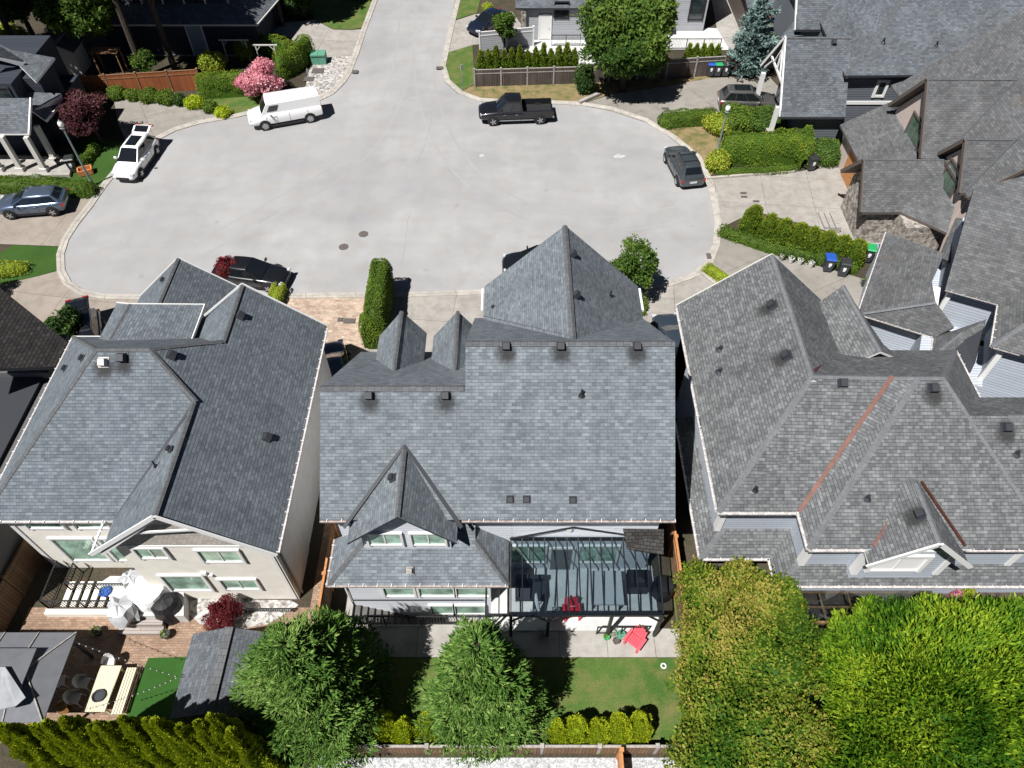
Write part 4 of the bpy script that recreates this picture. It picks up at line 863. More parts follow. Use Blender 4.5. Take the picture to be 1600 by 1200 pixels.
# ---- top left small house with porch
h=thing('house','blue-grey house at upper left with a columned front porch and large dark window','house',(-36,49,0))
mb=MB()
mb.slab([(-33.7,49.4,5.5),(-33.7,52.8,5.5),P(18,78,6.2),P(-60,40,7.4),P(-60,70,7.2),P(28,100,5.9)],.16)
mb.slab([P(-60,60,8.3),P(-60,75,7.9),P(33,101,5.9),P(38,95,6.1),P(0,72,7.4)],.14)
mb.slab([(-41,46.5,3.2),(-34.1,46.5,3.2),(-34.1,48.6,4.7),(-41,48.6,4.7)],.12)
mb.slab([P(8,142,4.4),P(95,146,4.2),P(99,158,3.3),P(72,189,3.1),P(48,172,3.9),P(0,172,4.0)],.14)
mb.build('roof',[M['sh_e'],M['white']],h)
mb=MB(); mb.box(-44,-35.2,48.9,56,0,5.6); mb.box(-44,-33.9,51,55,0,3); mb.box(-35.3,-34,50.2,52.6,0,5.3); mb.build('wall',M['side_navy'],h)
mb=MB(); mb.beam((-34.1,46.45,3.2),(-34.1,48.6,4.7),.1,.2); mb.beam(P(99,158,3.3),P(72,189,3.1),.1,.16); mb.build_each('rake_trim',M['white'],h)
window(h,(-37.2,48.9,2.9),(1,0,0),3.2,2.4,(0,-1,0),3,.1,fm=M['dark'],pm=M['pane_d'],rows=2)
mb=MB()
for tx,ty,bx,by in ((4,222,34,266),(40,220,71,267),(58,198,86,250),(-30,222,2,266)):
    q=P(bx,by,.3); cm=MB(); cm.box(q.x-.16,q.x+.16,q.y-.16,q.y+.16,.3,3.1); cm.box(q.x-.26,q.x+.26,q.y-.26,q.y+.26,.25,.6); cm.build('column',M['offwhite'],h)
mb=MB(); pp=[P(x,y,.3) for x,y in ((-60,276),(108,273),(112,258),(100,245),(-60,240))]; mb.slab(pp,.3); mb.build('porch_slab',[M['patio'],M['patio']],h)
# ---- top left navy house
h=thing('house','shaded navy-blue house at the top left behind the red fence','house',(-27,66,0))
mb=MB(); mb.slab([(-36,63.4,3.0),(-21.8,63.4,3.0),(-23.5,65.6,4.2),(-36,65.6,4.2)],.16); mb.slab([(-21.8,63.4,3.0),(-20.6,70,3.0),(-22.9,70,4.3),(-23.5,65.6,4.2)],.16)
mb.slab([(-35,62.6,5.9),(-23.6,62.6,5.9),(-27,69,9.5),(-33,69,9.5)],.16,0,1) if False else None
mb.build('roof',[M['sh_e'],M['white']],h)
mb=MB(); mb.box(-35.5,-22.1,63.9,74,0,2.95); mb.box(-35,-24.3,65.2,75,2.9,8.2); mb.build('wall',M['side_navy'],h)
mb=MB(); mb.box(-24.45,-24.25,65.15,65.3,3.9,8.2); mb.box(-35.5,-22.1,63.8,63.9,0,.12); mb.build_each('wall_trim',M['greywood'],h)
for x in (240,306): q=hit(x,8,(0,65.2,5),(0,-1,0)); window(h,(q.x,65.2,q.z),(1,0,0),1.7,1.2,(0,-1,0),1,.12,fm=M['offwhite'],pm=M['pane_d'])
q=hit(314,78,(0,63.9,0),(0,-1,0)); door(h,(q.x,63.9,.05),(1,0,0),1.25,2.6,(0,-1,0),plain('blue_grey_door',(.22,.27,.31),.5))
gutter(h,(-36,63.4,2.97),(-21.8,63.4,2.97),M['offwhite'],(0,-1,0),0,.09); gutter(h,(-21.8,63.4,2.97),(-20.6,70,2.97),M['offwhite'],(1,0,0),0,.09)
# ---- top centre grey sided house
h=thing('house','pale grey sided house at top centre with a white side door','house',(8,68,0))
Yw=66.9
mb=MB(); mb.box(1.2,13.5,Yw,76,0,3.0); mb.box(13.4,17.7,68.4,77,0,8.5); mb.box(5.9,13.5,69,77,3,7); mb.build('wall',M['side_g'],h)
mb=MB(); mb.slab([(.3,Yw-.35,2.95),(6.1,Yw-.35,2.95),(6.1,Yw+2.3,4.1),(.3,Yw+2.3,4.1)],.16); mb.slab([(6.1,Yw-.35,2.96),(14,Yw-.35,2.96),(14,Yw+2.3,4.11),(6.1,Yw+2.3,4.11)],.16); mb.build('roof',[M['sh_e'],M['dark']],h)
mb=MB(); mb.box(.8,1.25,Yw-.3,Yw+1,0,2.9); mb.build('stone_pier',M['stone'],h)
q=hit(851,60,(0,Yw,0),(0,-1,0)); door(h,(q.x,Yw,.05),(1,0,0),.95,2.1,(0,-1,0))
q=hit(877,27,(0,Yw,0),(0,-1,0)); window(h,(q.x,Yw,q.z),(1,0,0),1.15,1.3,(0,-1,0),2,.1,fm=M['black'],pm=M['pane_d'])
q=hit(1086,30,(0,68.4,0),(0,-1,0)); window(h,(q.x,68.4,q.z),(1,0,0),1.2,2.6,(0,-1,0),1,.1,fm=M['black'],pm=M['pane_d'],rows=2)
# ---- dark roof and timber deck frame at the top right of centre
h=thing('house','low dark-roofed building at the top edge behind the blue spruce','house',(24,74,0))
mb=MB(); mb.slab([P(1168,12,3.),P(1262,12,3.),P(1300,-70,6),P(1150,-70,6)],.16); mb.build('roof',[M['sh_e'],M['dark']],h)
q0=P(1175,16,2.8); mb=MB(); mb.box(q0.x,q0.x+6,q0.y+1.2,q0.y+9,0,2.8); mb.build('wall',M['brown_trim'],h)
h=thing('deck_frame','orange timber deck frame between blue spruce and white gabled garage','deck frame',P(1210,60,0))
mb=MB()
mb.beam(P(1192,25,2.2),P(1233,24,2.2),.2,.25); mb.beam(P(1205,39,2.2),P(1232,38,2.2),.2,.25); mb.beam(P(1228,30,2.2),P(1222,55,2.0),.16,.2); mb.build('beam',M['wood_o'],h)
for x,y in ((1195,50),(1222,60)): m2=MB(); q=P(x,y,0); m2.beam(q,q+Z*2.1,.14,.14); m2.build('post',M['wood_o'],h)
# ---- upper right dark-sided house with white truss gable
h=thing('house','dark grey sided house at upper right with a white timber truss over its garage','house',(26,54,0))
mb=MB()
gable_roof(mb,(19.55,52.4,7.2),(24.3,52.4,7.2),3.4,3.5,3.3,3.05)
gable_roof(mb,(22.2,62.0,9.2),(30,62,9.2),4.0,4.2,5.2,5.2)
A=(23.87,50.23,5.5); ns=Vector((0,-.57,.82)); nw_=Vector((-.57,0,.82))
tp=hit(1410,0,A,ns)
fpx(mb,A,ns,[(1321,118),(1442,117),(1553,76),(1640,10),(1640,-120),(1480,-120),(1412,0)])
mb.slab([hit(1321,118,A,ns),tp,hit(1470,-90,A,ns),Vector((24.4,68,5.9)),Vector((23.9,53.2,5.5))],.16)
mb.slab([P(1218,60,4.6),P(1255,55,4.7),P(1262,25,5),P(1243,30,4.6)],.12)
mb.build('roof',[M['sh_e'],M['dark']],h)
mb=MB(); mb.box(19.9,27,49.4,55.4,0,3.0) if False else None
mb.extrude([(21.2,49.4,0),(21.2,55.3,0),(21.2,55.3,3.1),(21.2,52.4,6.8),(21.2,49.4,3.0)],(3.2,0,0)); mb.box(24.2,36,50.7,64,0,5.35); mb.box(22.8,30,58,66,0,5); mb.extrude([(22.8,58,5),(22.8,66,5),(22.8,62,8.9)],(4,0,0))
mb.build('wall',M['side_d'],h)
mb=MB()
mb.beam((19.55,49.0,3.0),(19.55,52.4,7.2),.10,.2);mb.beam((19.55,52.4,7.2),(19.55,55.8,3.3),.10,.22);mb.beam((19.6,50.6,4.7),(19.6,54.2,4.9),.1,.16);mb.beam((19.6,52.4,4.9),(19.6,52.4,7.0),.1,.14);mb.beam((19.6,51.4,4.8),(19.6,52.3,6.2),.1,.1);mb.beam((19.6,53.4,4.8),(19.6,52.5,6.2),.1,.1);mb.beam((19.6,55.0,3.6),(19.6,53.6,4.9),.1,.12)
mb.build('gable_truss',M['white'],h)
mb=MB(); mb.beam((22.2,57.9,5.1),(22.2,62,9.3),.1,.2);mb.beam((22.2,62,9.3),(22.2,65.9,5.3),.1,.2);mb.beam((22.2,59.8,7),(22.2,64,7),.1,.16);mb.beam((22.2,62,7),(22.2,62,9.2),.1,.14); mb.beam((22.2,60.5,7),(22.2,61.8,8.4),.1,.1); mb.build('gable_truss',M['white'],h)
mb=MB()
for y in (50.0,54.9): mb.box(19.45,19.75,y-.15,y+.15,1.3,3.2)
mb.build_each('porch_column',M['white'],h)
for y in (50.0,54.9): m2=MB(); m2.box(19.3,19.9,y-.3,y+.3,0,1.3); m2.build('stone_pier',M['stone'],h)
mb=MB(); mb.obox((30,50.66,3.15),(5.5,0,0),(0,.03,0),(0,0,.13)); mb.box(24.1,24.28,50.6,50.75,0,5.3); mb.box(21.4,28,49.33,49.4,.0,.15); mb.box(26.3,26.45,49.33,49.4,.2,3);mb.build_each('wall_trim',M['white'],h)
q=hit(1372,148,(0,50.7,0),(0,-1,0)); window(h,(q.x,50.7,q.z),(1,0,0),.55,1.0,(0,-1,0),1,.18,pm=M['pane_d'])
pipe(h,hit(1380,66,A,ns),.3,.07); pipe(h,hit(1463,71,A,ns),.3,.06); vent(h,hit(1303,66,(20,48.9,3.05),(0,-4.15,3.5)),(0,-4.15,3.5),.3,.24)
mb=MB(); cap(mb,(19.6,52.4,7.2),(24.3,52.4,7.2),.3); cap(mb,hit(1321,118,A,ns),tp,.3); cap(mb,(22.3,62,9.2),(30,62,9.2),.3); mb.build_each('ridge_cap',M['cap'],h)
# ---- brown trimmed stucco house
h=thing('house','pinkish stucco house at right with brown trimmed gable windows and stone base','house',(29,42,0))
mb=MB(); k=.84
mb.slab([(27.4,36.6,5.2),(34,36.6,10.75),(34,49.5,10.75),(27.4,49.5,5.2)],.18); mb.slab([(34,36.6,10.75),(40,36.6,5.7),(40,49.5,5.7),(34,49.5,10.75)],.18)
gable_roof(mb,(26.0,43.75,8.75),(31.7,43.75,8.75),3.1,3.15,5.2,5.15)
gable_roof(mb,(27.1,39.0,7.55),(30.5,39.0,7.55),1.95,1.95,5.2,5.15)
mb.slab([(23.85,48.3,2.8),(23.85,42.6,2.8),(26.5,41.0,4.7),(26.5,48.0,4.7)],.16)
gable_roof(mb,(22.35,40.4,5.2),(28.4,40.4,5.2),2.2,2.2,2.85,2.8)
mb.slab([P(1405,330,2.8),P(1480,364,2.8),P(1492,322,3.9),P(1470,290,4.4)],.16)
mb.slab([P(1392,133,5.15),P(1407,153,5.15),P(1449,122,6.4),P(1440,117,6.2)],.12)
mb.build('roof',[M['sh_f'],M['brown_trim']],h)
mb=MB(); mb.box(27.9,39,37.2,48.8,0,5.15); mb.extrude([(26.5,40.9,3),(26.5,46.6,3),(26.5,46.6,5.1),(26.5,43.75,8.35),(26.5,40.9,5.1)],(3,0,0)); mb.extrude([(27.5,37.3,2),(27.5,40.7,2),(27.5,40.7,5.1),(27.5,39,7.2),(27.5,37.3,5.1)],(2,0,0)); mb.extrude([(27.9,37.2,5),(39,37.2,5),(34,37.2,10.3)],(0,2,0))
mb.box(24.3,28,41.4,47.9,0,2.75); mb.build('wall',M['pinkst'],h)
mb=MB(); mb.extrude([(23.1,38.5,0),(23.1,42.3,0),(23.1,42.3,2.8),(23.1,40.4,4.8),(23.1,38.5,2.7)],(5,0,0)); mb.box(24.9,27.6,36.9,38.6,0,2.6); mb.build('stone_wall',M['stone'],h)
mb=MB(); mb.obox((24.27,44.9,1.15),(0,1.25,0),(.04,0,0),(0,0,1.1)); mb.build('garage_door',M['wood_o'],h)
mb=MB()
for x,y0,y1,yc,zc,zb in ((25.95,40.6,46.85,43.75,8.72,5.15),(27.05,37.05,40.95,39.0,7.5,5.15),(22.3,38.2,42.6,40.4,5.15,2.8)):
    mb.beam((x,y0,zb),(x,yc,zc),.08,.24); mb.beam((x,yc,zc),(x,y1,zb),.08,.24)
mb.beam((27.4,36.55,5.1),(34,36.55,10.65),.08,.24); mb.build_each('bargeboard',M['brown_trim'],h)
window(h,(26.5,43.3,3.9),(0,-1,0),1.9,2.2,(-1,0,0),2,.14,fm=M['brown_trim'],pm=M['pane_g'],rows=1); window(h,(27.5,39.0,3.6),(0,-1,0),1.6,2.0,(-1,0,0),2,.14,fm=M['brown_trim'],pm=M['pane_g'])
mb=MB(); cap(mb,(26.0,43.75,8.75),(31.6,43.75,8.75),.2); cap(mb,(27.1,39,7.55),(30,39,7.55),.2); cap(mb,(22.35,40.4,5.2),(28.3,40.4,5.2),.2); mb.build_each('ridge_cap',M['cap'],h)
mb=MB(); mb.beam((27.5,40.7,5.3),(31.6,43.8,8.8),.14,.04); mb.beam((27.45,37.1,5.3),(30.1,39.0,7.62),.14,.04); mb.build_each('valley_flashing',M['valley'],h)
mb=MB()
for k in range(3): q=P(1292+8*k,352+3*k,0); mb.box(q.x-.35,q.x-.02,q.y-.5,q.y+1.2,0,.15*(k+1)+.08)
mb.build('front_step',M['patio'],h)
# ---- rotated house at right with light siding
h=thing('house','weathered grey roofed house at right edge with light blue siding, set at an angle','house',(25,30,0))
o=Vector((22.83,28.29,0)); u=Vector((.906,-.424,0)); v=Vector((.424,.906,0)); T=lambda a,b,z:o+u*a+v*b+Z*z
mb=MB(); nS_=Vector(-v*.57+Z*.82); nW_=Vector(-u*.57+Z*.82); A=T(0,0,5.5); B=P(1560,475,5.5)
pk=hit(1640,420,B,nW_)
fpx(mb,A,nS_,[(1477,452),(1560,475),(1680,405),(1740,300),(1620,270),(1522,294)])
i1=hit(1604,506,B,nW_); fpx(mb,B,nW_,[(1560,475),(1549,541),(1604,506),(1700,450),(1680,405)])
cS=P(1549,541,5.5); fpx(mb,cS,nS_,[(1549,541),(1640,566),(1740,590),(1700,450),(1604,506)])
C_=P(1341,490,3.0); n2s=Vector(-v*.45+Z*.89); n2w=Vector(-u*.45+Z*.89)
W=lambda x,y:hit(x,y,C_,n2w)
mb.slab([W(1385,363),W(1341,490),W(1462,472),W(1456,440),W(1472,405),W(1476,396)],.14); 
mb.slab([C_,P(1460,527,3.0),P(1491,511,3.8),W(1462,472)],.14)
mb.slab([P(1459,527,3.0),P(1455,560,3.0),P(1505,520,4.1),P(1541,499,4.3)],.14); mb.slab([P(1455,560,3.0),P(1508,600,3.0),P(1524,566,4.0),P(1541,499,4.32),P(1505,520,4.12)],.14)
mb.slab([P(1468,402,3.9),P(1494,340,3.9),P(1515,343,4.4),P(1487,410,4.4)],.14)
mb.build('roof',[M['sh_f'],M['dark']],h)
mb=MB()
def tw(a0,a1,b0,b1,z0,z1): mb.obox(T((a0+a1)/2,(b0+b1)/2,(z0+z1)/2),u*(a1-a0)/2,v*(b1-b0)/2,Z*(z1-z0)/2)
tw(.45,8,.45,7,0,5.35); tw(3.1,8,-2.9,5,0,5.4); tw(-3.0,3.2,-.45,6.5,0,2.9); tw(.0,3.2,-3.5,0,0,2.9)
mb.build('wall',M['side_lb'],h)
mb=MB(); 
for a,b_,z0,z1 in ((.42,.42,2.9,5.2),(3.06,-2.94,2.5,5.2),(-3.03,-.48,0,2.8)): mb.obox(T(a,b_,(z0+z1)/2),u*.12,v*.12,Z*(z1-z0)/2)
mb.obox(T(-.1,1.0,4.1),u*.3,v*.8,Z*.04); mb.build_each('wall_trim',M['white'],h)
for a,q,ou in ((P(1385,363,2.96),P(1341,490,2.96),-u),(P(1341,490,2.96),P(1460,527,2.96),-v),(P(1477,452,5.45),P(1560,475,5.45),-v),(P(1560,475,5.45),P(1549,541,5.45),-u),(P(1549,541,5.45),P(1640,566,5.45),-v),(P(1459,527,2.96),P(1455,560,2.96),-u)): gutter(h,a,q,M['gutter_w'],ou)
mb=MB(); cap(mb,C_,W(1462,472),.3); cap(mb,cS,hit(1604,506,cS,nS_),.3); cap(mb,P(1455,560,3.0),P(1505,520,4.1),.25); mb.build_each('ridge_cap',M['cap_b'],h)
# ---- gazebo
g=thing('gazebo','grey two-tier metal roofed gazebo over the paved yard at lower left','gazebo',(-20,9.6,0))
mb=MB(); hip_roof(mb,-24,-18.05,7.7,11.2,2.3,2.85,-22.9,-19.2,9.5,t=.05); hip_roof(mb,-22.9,-19.0,8.7,10.3,3.0,3.3,-21.5,-20,9.5,t=.05); mb.build('canopy',[M['fabric_g'],M['fabric_g']],g)
mb=MB()
for x in (-22.4,-21.0,-19.6): mb.beam((x,7.7,2.33),(x,9.4,2.87),.04,.04); mb.beam((x,11.2,2.33),(x,9.6,2.87),.04,.04)
mb.beam((-18.05,7.7,2.33),(-19.2,9.5,2.88),.05,.04); mb.beam((-18.05,11.2,2.33),(-19.2,9.5,2.88),.05,.04); mb.build_each('roof_rib',M['greywood'],g)
for x,y in ((-18.3,7.95),(-18.3,10.95),(-23.7,7.95),(-23.7,10.95)): m2=MB(); m2.beam((x,y,0),(x,y,2.3),.1,.1); m2.build('post',M['dark'],g)
t_=MB(); t_.slab([P(-5,1042,3.4),P(8,1042,3.4),P(40,1090,3.0),P(25,1103,3.0),P(-5,1110,3.1)],.03,0,0); tag(t_.build('cover_sheet',plain('grey_sheet',(.26,.27,.29),.7,var=.2,vs=2)),'crumpled silver sheet lying on the gazebo roof at left edge','cover')
# ---- garden shed bottom left
g=thing('shed','grey shingled garden shed beside the green turf patch','shed',(-11.7,9.6,0))
mb=MB(); gable_roof(mb,(-11.6,11.25,2.75),(-11.6,7.9,2.75),1.85,1.75,2.0,2.0,t=.08); mb.build('roof',[M['sh_e'],M['dark']],g)
mb=MB(); mb.extrude([(-13.2,11.0,0),(-10.1,11.0,0),(-10.1,11.0,1.95),(-11.6,11.0,2.6),(-13.2,11.0,1.95)],(0,-2.9,0)); mb.build('wall',M['greywood'],g); mb=MB(); mb.beam((-11.6,11.25,2.78),(-11.6,7.9,2.78),.36,.03); mb.build_each('ridge_cap',M['cap'],g)
# ---- small shed top left
g=thing('shed','small cream shed with grey roof at the end of the red fence','shed',P(112,118,0))
q=P(112,118,0); mb=MB(); gable_roof(mb,(q.x,q.y+2.2,2.7),(q.x,q.y-.2,2.7),1.2,1.2,2.1,2.1,t=.06); mb.build('roof',[M['sh_f'],M['offwhite']],g)
mb=MB(); mb.extrude([(q.x-1,q.y,0),(q.x+1,q.y,0),(q.x+1,q.y,2.1),(q.x,q.y,2.6),(q.x-1,q.y,2.1)],(0,2,0)); mb.build('wall',M['beige'],g)
# ================= vehicles
WP={'suv':[(0,.80,.48,.86),(.012,.90,.36,1.0),(.05,.96,.30,1.05),(.12,.99,.28,1.06),(.35,1,.27,1.03),(.6,1,.27,1.01),(.75,.99,.28,1.0),(.86,.97,.3,.93),(.94,.91,.32,.84),(.98,.80,.34,.74),(1,.66,.4,.64)],
    'sedan':[(0,.78,.42,.74),(.015,.88,.33,.88),(.06,.95,.26,.93),(.15,.98,.24,.95),(.4,1,.23,.92),(.62,1,.23,.91),(.76,.99,.24,.88),(.88,.95,.26,.80),(.95,.88,.28,.72),(.985,.78,.3,.64),(1,.62,.36,.56)],
    'van':[(0,.90,.5,1.25),(.01,.97,.45,1.28),(.1,1,.42,1.3),(.5,1,.4,1.3),(.72,1,.4,1.28),(.80,.99,.4,1.2),(.90,.97,.42,1.08),(.97,.92,.45,.98),(1,.80,.5,.9)],
    'pickup':[(.40,1,.45,1.12),(.5,1,.42,1.12),(.7,1,.42,1.14),(.76,1,.42,1.14),(.88,.98,.45,1.08),(.95,.95,.48,1.0),(.99,.88,.5,.92),(1,.8,.55,.85)]}
# greenhouse: base x0,x1, roof x0,x1
GH={'suv':(.025,.745,.13,.53),'sedan':(.11,.73,.27,.52),'van':(.005,.815,.015,.72),'pickup':(.405,.765,.425,.63)}
def car(label,cat,kind,paint,L,W,H,front,rear,name='parked_car',group='cars parked round the cul-de-sac',sunroof=False,rack=False,tailup=False,bodyz=.7,name2=None,trim=None):
    root=thing(name,label,cat,(0,0,0),group); x=lambda f:(f-.5)*L; hw=W/2; pf=WP[kind]
    rings=[]
    for f,wf,z0,zt in pf:
        w=hw*wf; zb=zt-.09
        half=[(w*.86,z0),(w*.97,z0+.1),(w,z0+(zt-z0)*.45),(w*.985,zb-.08),(w*.93,zb+.02),(w*.80,zt-.01),(w*.4,zt+.018)]
        rings.append([Vector((x(f),y,z)) for y,z in half]+[Vector((x(f),0,zt+.025))]+[Vector((x(f),-y,z)) for y,z in half[::-1]])
    mb=MB(); mb.loft(rings,0)
    if kind=='pickup':
        b0,b1=x(0.0),x(.40); mb.box(b0,b1,-hw*.98,-hw*.86,.55,1.12); mb.box(b0,b1,hw*.86,hw*.98,.55,1.12); mb.box(b0,b0+.1,-hw*.86,hw*.86,.55,1.10); mb.box(b0+.1,b1,-hw*.86,hw*.86,.55,.68,1)
        mb.box(b0-.12,b0,-hw*.9,hw*.9,.48,.66,2)
    a0,a1,r0,r1=GH[kind]; zb=(pf[3][3] if kind!='pickup' else 1.12)-.05; wb=hw*.90; wr=hw*(.90 if kind=='van' else .70)
    if kind=='pickup': wr=hw*.76
    zbf=zb-.03
    Bs=[Vector((x(a0),-wb*.93,zb)),Vector((x(a1),-wb*.93,zbf)),Vector((x(a1),wb*.93,zbf)),Vector((x(a0),wb*.93,zb))]
    Ts=[Vector((x(r0),-wr*.90,H-.07)),Vector((x(r1),-wr*.97,H-.06)),Vector((x(r1),wr*.97,H-.06)),Vector((x(r0),wr*.90,H-.07))]
    mid=lambda p,q,s:p.lerp(q,s)
    xm=(x(r0)+x(r1))/2
    def ringx(C,bul):
        # 8 corner ring with bulged sides
        a,b,c_,d=C; return [a,mid(a,b,.5)+Vector((0,-bul,0)),b,mid(b,c_,.5)+Vector((bul*2.0,0,0)),c_,mid(c_,d,.5)+Vector((0,bul,0)),d,mid(d,a,.5)+Vector((-bul*1.2,0,0))]
    top=[p+Vector(((xm-p.x)*.07,-p.y*.10,.055)) for p in Ts]; top2=[p+Vector(((xm-p.x)*.45,-p.y*.45,.085)) for p in Ts]
    mb.loft([ringx(Bs,.03),ringx(Ts,.03),ringx(top,.03),ringx(top2,.02)],0)
    mb.build('body',[paint,M['plast'],M['chrome']],root,smooth=38)
    def panel(nm,p0,p1,p2,p3,u0,u1,v0,v1,off=.012,mat='carglass',bow=0.03):
        # quad p0 p1 (bottom) p2 p3 (top)
        f=lambda a,b:(p0.lerp(p1,a)).lerp(p3.lerp(p2,a),b)
        n=(p1-p0).cross(p3-p0).normalized(); 
        if n.dot((p0+p1+p2+p3)/4-Vector((xm,0,(p0+p1+p2+p3).z/4)))<0: n=-n
        m2=MB(); k=5
        for i in range(k):
            q=[]
            for a,b in ((i/k,0),((i+1)/k,0),((i+1)/k,1),(i/k,1)):
                uu=u0+(u1-u0)*a; vv=v0+(v1-v0)*b; q.append(f(uu,vv)+n*(off+bow*(1-abs(2*uu-1))))
            m2.face(q)
        return m2.build(nm,M[mat] if isinstance(mat,str) else mat,root,smooth=True)
    a,b,c_,d=Bs; A,B,C,D=Ts
    panel('windshield',b,c_,C,B,.05,.95,.08,.96,bow=.062 if kind!='van' else .06)
    if kind!='van' and not tailup: panel('rear_window',a,d,D,A,.07,.93,.12 if kind!='suv' else .30,.94,bow=.04)
    sp={'suv':[(.06,.31),(.32,.62),(.63,.95)],'sedan':[(.16,.47),(.50,.88)],'van':[(.76,.93)],'pickup':[(.08,.46),(.50,.88)]}[kind]
    for P0,P1,P2,P3 in ((a,b,B,A),(d,c_,C,D)):
        for u0,u1 in sp: panel('side_window',P0,P1,P2,P3,u0,u1,.06 if kind!='van' else .25,.90 if kind!='van' else .82,off=.014,bow=.030)
    if sunroof:
        m2=MB(); zt=H+.022; m2.obox(((x(r0)+x(r1))/2+.15,0,zt),((x(r1)-x(r0))*.33,0,0),(0,wr*.62,0),(0,0,.008)); m2.build('sunroof',M['carglass'],root)
    if rack:
        for s in (-1,1): m2=MB(); m2.beam((x(r0)+.1,s*wr*.84,H+.05),(x(r1)-.1,s*wr*.84,H+.05),.04,.04); m2.build('roof_rail',M['black'],root)
        for q in (.3,.75): m2=MB(); xx=x(r0)+(x(r1)-x(r0))*q; m2.beam((xx,-wr*.84,H+.06),(xx,wr*.84,H+.06),.05,.03); m2.build('roof_rail',M['black'],root)
    wr_=.385 if kind in('van','pickup') else .355; wx=(.185,.80) if kind!='pickup' else (.17,.81)
    for f in wx:
        for s in (-1,1):
            m2=MB(); c0=Vector((x(f),s*hw*.97,wr_+.03)); m2.tube(c0-Vector((0,s*.12,0)),c0+Vector((0,s*.034,0)),wr_+.065,wr_+.065,20)
            ar=m2.build('wheel_arch',M['plast'],root)
            m3=MB(); cc=Vector((x(f),s*(hw-.10),wr_)); m3.tube(cc-Vector((0,s*.12,0)),cc+Vector((0,s*.13,0)),wr_,wr_,22); m3.tube(cc+Vector((0,s*.13,0)),cc+Vector((0,s*.15,0)),wr_*.97,wr_*.86,22)
            wl=m3.build('tyre',M['rubber'],root)
            m4=MB(); o2=cc+Vector((0,s*.152,0)); m4.tube(o2,o2+Vector((0,s*.006,0)),wr_*.66,wr_*.64,20,1)
            for k in range(5):
                t=6.283*k/5; dr=Vector((math.cos(t),0,math.sin(t))); m4.beam(o2+Vector((0,s*.012,0)),o2+dr*wr_*.62+Vector((0,s*.012,0)),.07,.02,0,up=Vector((0,1,0)))
            m4.tube(o2+Vector((0,s*.01,0)),o2+Vector((0,s*.02,0)),.06,.05,10); m4.build('rim',[M['chrome'],M['metal'] if kind=='van' else M['black']],wl)
    ft=pf[-2]; rt=pf[1] if kind!='pickup' else (0,.96,.5,1.1)
    zh=(pf[-3][3]+pf[-3][2])/2+.14
    for s in (-1,1):
        m2=MB(); m2.obox((x(.965),s*hw*.74,zh),(.10,s*.02,0),(0,.14,0),(0,0,.065)); m2.build('headlight',M['head'],root,smooth=60)
        m2=MB(); zz={'van':1.05,'pickup':.92}.get(kind,.80); m2.obox((x(.012 if kind!='pickup' else .0)+.02,s*hw*.84,zz),(.07,0,0),(0,.11 if kind!='van' else .06,0),(0,0,.09 if kind!='van' else .18)); m2.build('taillight',M['tail'],root)
        xm_=x(a1)-.45 if kind!='van' else x(a1)-.62; m2=MB(); m2.obox((xm_,s*(hw*.99+.10),zb+.07),(.05,0,0),(0,.10,0),(0,0,.075)); m2.beam((xm_,s*hw*.88,zb+.03),(xm_,s*(hw*.98),zb+.05),.05,.04); m2.build('mirror',[M['plast'] if trim!='paint' else paint],root)
        m2=MB(); m2.box(x(wx[0])+wr_+.12,x(wx[1])-wr_-.12,s*hw*.93-.05,s*hw*.93+.05,.2 if kind!='pickup' else .38,.34 if kind!='pickup' else .44); m2.build('side_sill',M['plast'] if kind!='pickup' else M['chrome'],root)
    m2=MB(); m2.box(x(.975),x(1.0)+.012,-hw*.52,hw*.52,pf[-1][2]-.02,pf[-1][3]-.06); m2.build('grille',M['plast'],root)
    m2=MB(); xx=x(0)-.015; m2.box(xx,xx+.05,-.26,.26,.62 if kind!='van' else .75,.76 if kind!='van' else .88); m2.build('number_plate',M['plate'],root)
    # seams: door lines and bonnet line
    m2=MB()
    for f in ((.36,.53,.71) if kind!='van' else (.2,.45,.62,.76)):
        if kind=='pickup' and f<.41: f=.44
        for s in (-1,1): m2.box(x(f)-.008,x(f)+.008,s*hw*1.0-.006,s*hw*1.0+.004,.42,zb-.10)
    m2.build('door_seam',M['plast'],root)
    for s in (-1,1):
        for f in ((.40,.57) if kind!='van' else (.65,)):
            if kind=='pickup': f+=.09
            m3=MB(); m3.obox((x(f),s*(hw+.012),zb-.17),(.09,0,0),(0,.012,0),(0,0,.018)); m3.build('door_handle',paint if kind!='pickup' else M['chrome'],root)
    if kind=='van':
        m2=MB()
        for k in range(7): xx=x(.05+.09*k); m2.box(xx-.02,xx+.02,-wr*.8,wr*.8,H+.015,H+.03)
        m2.build('roof_rib',paint,root)
    if tailup:
        m2=MB(); m2.face([a+Vector((-.02,.1,.03)),d+Vector((-.02,-.1,.03)),D+Vector((-.02,-.05,-.05)),A+Vector((-.02,.05,-.05))]); m2.box(x(0)-.01,x(0)+.05,-hw*.72,hw*.72,.62,1.02); m2.build('boot_opening',M['black'],root)
        e=Vector((x(r0)-.02,0,H-.03)); f0=e+Vector((-.62,0,.16)); f1=f0+Vector((-.38,0,-.10)); m2=MB()
        yy=wr*.95
        sl=[[e+Vector((0,t*yy,-.02+.0)) for t in (-1,-.5,0,.5,1)],[f0+Vector((0,t*yy*1.05,.02*(1-t*t))) for t in (-1,-.5,0,.5,1)],[f1+Vector((0,t*yy*1.02,.0)) for t in (-1,-.5,0,.5,1)],[f1+Vector((-.02,t*yy*.98,-.12)) for t in (-1,-.5,0,.5,1)]]
